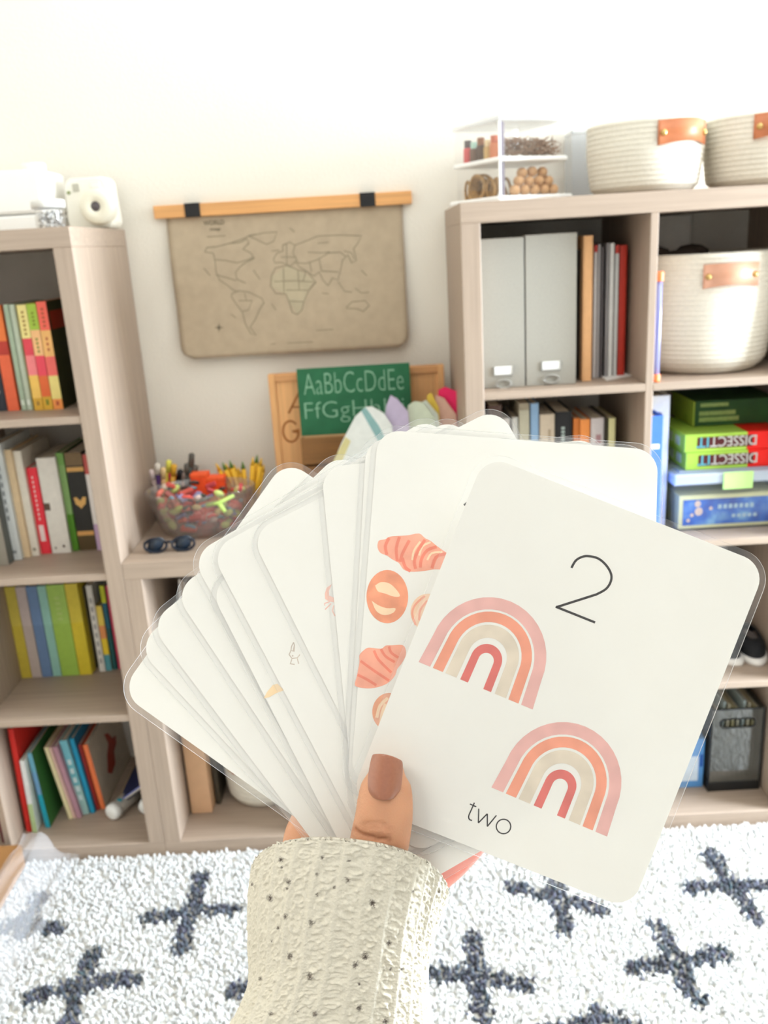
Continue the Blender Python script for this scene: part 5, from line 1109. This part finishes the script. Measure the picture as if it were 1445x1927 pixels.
limb(bm, [(700, 1810, .314, .014), (721, 1690, .2905, .0122, .0098), (711, 1612, .2898, .0102, .0092), (716, 1575, .2878, .0100, .0080), (722, 1540, .2874, .0097, .0078), (725, 1505, .2876, .0093, .0076), (726.5, 1475, .2880, .0083, .0070), (727.5, 1457, .2886, .0062, .0056)])
limb(bm, [(635, 1800, .324, .013), (598, 1690, .329, .0112), (577, 1600, .334, .0096), (590, 1550, .335, .0092), (622, 1490, .334, .0088), (690, 1438, .3325, .0080), (752, 1420, .3310, .0070)])
limb(bm, [(655, 1800, .326, .013), (640, 1690, .334, .0112), (668, 1590, .341, .0098), (705, 1530, .3415, .0094), (775, 1490, .3355, .0084), (842, 1474, .3315, .0072)])
limb(bm, [(675, 1800, .326, .013), (688, 1700, .335, .0108), (735, 1610, .3425, .0094), (785, 1568, .3415, .0090), (845, 1536, .3350, .0081), (905, 1522, .3312, .0070)])
limb(bm, [(690, 1810, .326, .012), (734, 1722, .334, .0094), (782, 1660, .340, .0080), (820, 1641, .3395, .0076), (857, 1611, .3350, .0070), (893, 1578, .3315, .0060)])
for v in bm.verts: v.co = PI@v.co
me = bpy.data.meshes.new('hand_src'); bm.to_mesh(me); bm.free()
tmp = link('hand_src', me); rm = tmp.modifiers.new('r', 'REMESH'); rm.mode = 'VOXEL'; rm.voxel_size = .0009; sm = tmp.modifiers.new('s', 'SMOOTH'); sm.factor = .5; sm.iterations = 7
dg = bpy.context.evaluated_depsgraph_get(); hme = bpy.data.meshes.new_from_object(tmp.evaluated_get(dg)); bpy.data.objects.remove(tmp)
n = len(hme.vertices); co = np.empty(n*3); hme.vertices.foreach_get('co', co); co = co.reshape(-1, 3)+np.array(person.location)
nrm = np.empty(n*3); hme.vertices.foreach_get('normal', nrm); nrm = nrm.reshape(-1, 3)
d = co-np.array(CAM); zz = d@np.array(CF); ix = W/2+F*(d@np.array(CR))/zz; iy = H/2-F*(d@np.array(CU))/zz
front = np.clip(-(nrm@np.array(CF)), 0, 1)*(zz < .296)
def groove(pts, w, depth):
    global co
    D = np.full(n, 1e9); p = np.stack([ix, iy], 1)
    for a_, b_ in zip(pts[:-1], pts[1:]): D = np.minimum(D, seg(p, np.array(a_, float), np.array(b_, float)))
    return depth*np.exp(-(D/w)**2)
disp = groove(smooth([(668, 1560), (676, 1568), (690, 1572), (712, 1577), (732, 1580)]), 2.6, .00125)+groove([(680, 1552), (700, 1548), (725, 1551)], 2.6, .0006)+groove([(684, 1560), (705, 1557), (738, 1562)], 2.6, .0005)+groove([(700, 1568), (735, 1571)], 2.4, .0005)
disp += groove([(671, 1592), (700, 1596), (740, 1600)], 3.0, .0003)
disp -= groove([(700, 1562), (722, 1565)], 12, .0005)
# nail bed: flatten the back of the thumb tip
co = co-nrm*(disp*front)[:, None]
nb_d = .00028*np.exp(-(((ix-726)/30)**4+((iy-1462)/40)**4))*front; co = co-nrm*nb_d[:, None]
hme.vertices.foreach_set('co', (co-np.array(person.location)).ravel()); hme.update()
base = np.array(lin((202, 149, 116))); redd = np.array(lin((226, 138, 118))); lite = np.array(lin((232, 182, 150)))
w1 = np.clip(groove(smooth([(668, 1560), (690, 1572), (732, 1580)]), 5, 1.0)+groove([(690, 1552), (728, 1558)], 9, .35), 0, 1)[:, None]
backlit_w = np.clip((ix-780)/40, 0, 1)[:, None];  # little finger tinted pink, light through the skin painted into its colour
cl = base*(1-w1*.6)+np.array(lin((160, 98, 66)))*w1*.6; cl = cl*(1-backlit_w)+np.array(lin((236, 150, 138)))*backlit_w
nn_ = np.array([mnoise.noise(Vector(c)*160) for c in co])[:, None]; cl = np.clip(cl*(1+.07*nn_), 0, 1)
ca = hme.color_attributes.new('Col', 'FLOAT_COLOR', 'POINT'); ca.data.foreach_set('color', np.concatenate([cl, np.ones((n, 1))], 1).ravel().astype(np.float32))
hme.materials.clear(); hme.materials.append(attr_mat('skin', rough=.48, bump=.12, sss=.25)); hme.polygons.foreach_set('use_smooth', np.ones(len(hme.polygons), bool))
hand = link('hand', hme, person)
# thumbnail: curved plate
def nail():
    L_ = [(700, 1419), (696.5, 1434), (692.5, 1455), (691, 1472), (692.5, 1488), (698, 1499)]; R_ = [(758, 1432), (758.5, 1446), (757.5, 1462), (756, 1477), (753, 1491), (746, 1500)]
    bul = [-6, 0, 0, 0, 1.5, 7.5]; mb = MB(); K_ = 12; vs = []
    for off in (.0, .0005):
        for (l, r, bu) in zip(L_, R_, bul):
            for k in range(K_+1):
                u = k/K_; s_ = u*2-1; x = l[0]+(r[0]-l[0])*u; y = l[1]+(r[1]-l[1])*u+bu*(1-s_*s_)*(1.0 if bu < 0 else 1.0)
                tt = (y-1415)/90; dpt = .2782+.0030*s_**2+.0012*s_**4+.0014*(1-tt)**2*.5+off-.0003*math.sin(tt*3.1)
                vs.append(PI@onD(x, y, dpt))
    m_ = len(L_); q_ = lambda o_, i, k: o_*m_*(K_+1)+i*(K_+1)+k
    fs = [(q_(0, i, k), q_(0, i, k+1), q_(0, i+1, k+1), q_(0, i+1, k)) for i in range(m_-1) for k in range(K_)]; fs += [(q_(1, i, k), q_(1, i+1, k), q_(1, i+1, k+1), q_(1, i, k+1)) for i in range(m_-1) for k in range(K_)]
    for i in range(m_-1):
        fs += [(q_(0, i, 0), q_(0, i+1, 0), q_(1, i+1, 0), q_(1, i, 0)), (q_(0, i, K_), q_(1, i, K_), q_(1, i+1, K_), q_(0, i+1, K_))]
    for k in range(K_): fs += [(q_(0, 0, k), q_(1, 0, k), q_(1, 0, k+1), q_(0, 0, k+1)), (q_(0, m_-1, k), q_(0, m_-1, k+1), q_(1, m_-1, k+1), q_(1, m_-1, k))]
    mb.add(vs, fs, 0, True); o_ = mb.build('thumbnail', M('mauve_polish', (160, 103, 78), rough=.32, noise=.05, scale=900, coat=.4), hand, label='mauve brown painted thumbnail')
    ss = o_.modifiers.new('s', 'SUBSURF'); ss.levels = ss.render_levels = 2
nail()
# sleeve: knit tube with ribs and looped columns
NU, NV = 600, 720
lp = smooth([(474, 1652), (469, 1700), (469, 1780), (470, 1850), (452, 1900), (420, 1955), (385, 2030), (345, 2150), (300, 2300), (255, 2460), (215, 2620)], 8); rp = smooth([(842, 1690), (823, 1740), (806, 1800), (803, 1850), (808, 1900), (818, 1955), (832, 2030), (850, 2150), (872, 2300), (896, 2460), (920, 2620)], 8)
def samp(pl, f_):
    f_ = (f_/.42)*.6 if f_ < .42 else .6+(f_-.42)/.58*.4
    x = f_*(len(pl)-1); i = min(int(x), len(pl)-2); t_ = x-i; return pl[i][0]*(1-t_)+pl[i+1][0]*t_, pl[i][1]*(1-t_)+pl[i+1][1]*t_
U_ = np.arange(NU)*2*np.pi/NU; cos, sin = np.cos(U_), np.sin(U_)
grid = np.zeros((NV+1, NU, 3))
for j in range(NV+1):
    f_ = j/NV; l, r = samp(lp, f_), samp(rp, f_); cx_, cy_ = (l[0]+r[0])/2, (l[1]+r[1])/2; hx, hy = (r[0]-l[0])/2, (r[1]-l[1])/2
    f0 = min(1, f_/.42); bump_ = 90*(1-f0)**1.2; e = .82
    cs_ = np.sign(cos)*np.abs(cos)**e; sn_ = np.sign(sin)*np.abs(sin)**e
    X = cx_+hx*cs_; Y_ = cy_+hy*cs_-np.where(sn_ > 0, bump_, bump_*-.12)*sn_
    # fold near the right end of the cuff
    X = X+7*np.exp(-((cos-.72)/.16)**2)*(sn_ > 0)*np.sin(f0*5)
    Dd = .3085-.002*f0-max(0, f_-.42)*.03-.0335*sn_*np.where(sn_ > 0, 1.0, 1.05)+.004*np.exp(-((cos-.80)/.12)**2)*(sn_ > 0)*(1-f0)
    px3 = ((X-W/2)/F)[:, None]*np.array(CR)-((Y_-H/2)/F)[:, None]*np.array(CU)+np.array(CF); grid[j] = np.array(CAM)+px3*Dd[:, None]
du = np.roll(grid, -1, 1)-np.roll(grid, 1, 1); dv = np.gradient(grid, axis=0); nr = np.cross(du, dv); nr /= np.linalg.norm(nr, axis=2, keepdims=True)+1e-12
cen = grid.mean(1, keepdims=True); nr *= np.sign(((grid-cen)*nr).sum(2, keepdims=True))
arcl = np.concatenate([np.zeros((NV+1, 1)), np.cumsum(np.linalg.norm(np.diff(grid, axis=1), axis=2), 1)], 1); tot = arcl[:, -1:]+np.linalg.norm(grid[:, :1]-grid[:, -1:], axis=2)
vl = np.concatenate([np.zeros((1, NU)), np.cumsum(np.linalg.norm(np.diff(grid, axis=0), axis=2), 0)], 0)
NR = 29; ph = (arcl/tot*NR) % 1.0; rid = np.floor(arcl/tot*NR+.5)
rib = np.exp(-((ph-.5)/.16)**2)                                   # smooth ridge
cu_ = np.where(ph < .5, ph, ph-1)/.34; lpz = .0047; vph = (vl/lpz+.5*(rid % 2)+.13*np.sin(rid*2.1)+.10*np.sin(vl*900+rid*5)) % 1.0; cv_ = (vph-.5)/.56
rr_ = np.sqrt(cu_**2+cv_**2); loop = np.exp(-((rr_-.72)/.20)**2)*.9+.25*np.exp(-(rr_/.3)**2)
fz = rng.normal(0, 1, grid.shape[:2]); fz = (fz+np.roll(fz, 1, 0)+np.roll(fz, 1, 1)+np.roll(fz, -1, 0)+np.roll(fz, -1, 1))/5
lw = rng.normal(0, 1, (NV+1, NU)); 
for _ in range(6): lw = (lw+np.roll(lw, 1, 0)+np.roll(lw, -1, 0)+np.roll(lw, 1, 1)+np.roll(lw, -1, 1))/5
lw /= lw.std(); hgt_ = .00072*rib+.00036*loop*(np.abs(cu_) < 1.2)*(1+.5*lw)+.00012*lw*(1-rib)+.00012*fz
edge = np.exp(-vl/.0011); hgt_ = hgt_*(1-edge*.5)+edge*.0004
pos = grid+nr*hgt_[:, :, None]; pos[0] += (rng.normal(0, .00035, (NU, 1)))*np.array(CU)
inn = grid-nr*.0016
inn = inn[:60]                                                   # turned-in lining near the opening
Vs = np.concatenate([pos.reshape(-1, 3), inn.reshape(-1, 3)])-np.array(person.location)
def gq(o0, nrow, flip):
    i = np.arange(nrow-1)[:, None]*NU; k = np.arange(NU)[None]; k2 = (k+1) % NU
    q4 = np.stack([i+k, i+k2, i+NU+k2, i+NU+k], 2).reshape(-1, 4)+o0; return q4[:, ::-1] if flip else q4
k = np.arange(NU); k2 = (k+1) % NU; o1 = (NV+1)*NU; lipq = np.stack([k, o1+k, o1+k2, k2], 1)
Q = np.concatenate([gq(0, NV+1, False), gq(o1, 60, True), lipq])
me = bpy.data.meshes.new('sweater_sleeve'); me.vertices.add(len(Vs)); me.vertices.foreach_set('co', Vs.ravel()); me.loops.add(Q.size); me.loops.foreach_set('vertex_index', Q.ravel().astype(np.int32))
me.polygons.add(len(Q)); me.polygons.foreach_set('loop_start', np.arange(0, Q.size, 4, dtype=np.int32)); me.polygons.foreach_set('use_smooth', np.ones(len(Q), bool)); me.update(calc_edges=True)
wool = np.array(lin((216, 209, 192))); colv = np.ones((len(Vs), 3))*wool
colv[:o1] *= (1+.05*np.clip(fz.reshape(-1, 1), -2, 2))
fleck = [(508, 1690, 6), (537, 1725, 5), (524, 1746, 4), (585, 1737, 6), (545, 1800, 6), (583, 1838, 7), (490, 1842, 4), (654, 1656, 5), (701, 1700, 7), (732, 1775, 5), (687, 1800, 7), (668, 1816, 6), (676, 1897, 6), (592, 1908, 6), (755, 1824, 4), (528, 1618, 5), (530, 1632, 3), (607, 1614, 4), (543, 1660, 5), (540, 1672, 3), (597, 1684, 3), (657, 1620, 3), (596, 1645, 3), (509, 1908, 4), (725, 1922, 6), (777, 1678, 3), (826, 1678, 3), (629, 1670, 3), (474, 1664, 3), (511, 1771, 2), (676, 1852, 3), (560, 1903, 2), (735, 1824, 3)]
g3 = pos.reshape(-1, 3)-np.array(CAM); gz_ = g3@np.array(CF); gx_i = W/2+F*(g3@np.array(CR))/gz_; gy_i = H/2-F*(g3@np.array(CU))/gz_; fr_ = np.broadcast_to(sin[None] > -.05, (NV+1, NU)).ravel()
dark = np.array(lin((72, 60, 56))); rj = rng.normal(0, .5, len(gx_i))
for fx, fy, fs_ in fleck:
    dd = np.sqrt(((gx_i-fx)*1.25)**2+(gy_i-fy)**2)/fs_+rj*.55; wgt = np.clip(1.35-dd, 0, 1)*fr_; colv[:o1] = colv[:o1]*(1-wgt[:, None]*.92)+dark*wgt[:, None]*.92
back = rng.integers(0, o1, 46); 
for bi in back:
    if sin[bi % NU] < -.05:
        dd = np.linalg.norm(pos.reshape(-1, 3)-pos.reshape(-1, 3)[bi], axis=1)/.0011+rj*.5; wgt = np.clip(1.3-dd, 0, 1); colv[:o1] = colv[:o1]*(1-wgt[:, None]*.9)+dark*wgt[:, None]*.9
ca = me.color_attributes.new('Col', 'FLOAT_COLOR', 'POINT'); ca.data.foreach_set('color', np.concatenate([np.clip(colv, 0, 1), np.ones((len(Vs), 1))], 1).ravel().astype(np.float32))
me.materials.append(attr_mat('sweater_wool', rough=.95, bump=.35)); link('sweater_sleeve', me, person)
bpy.context.view_layer.update()
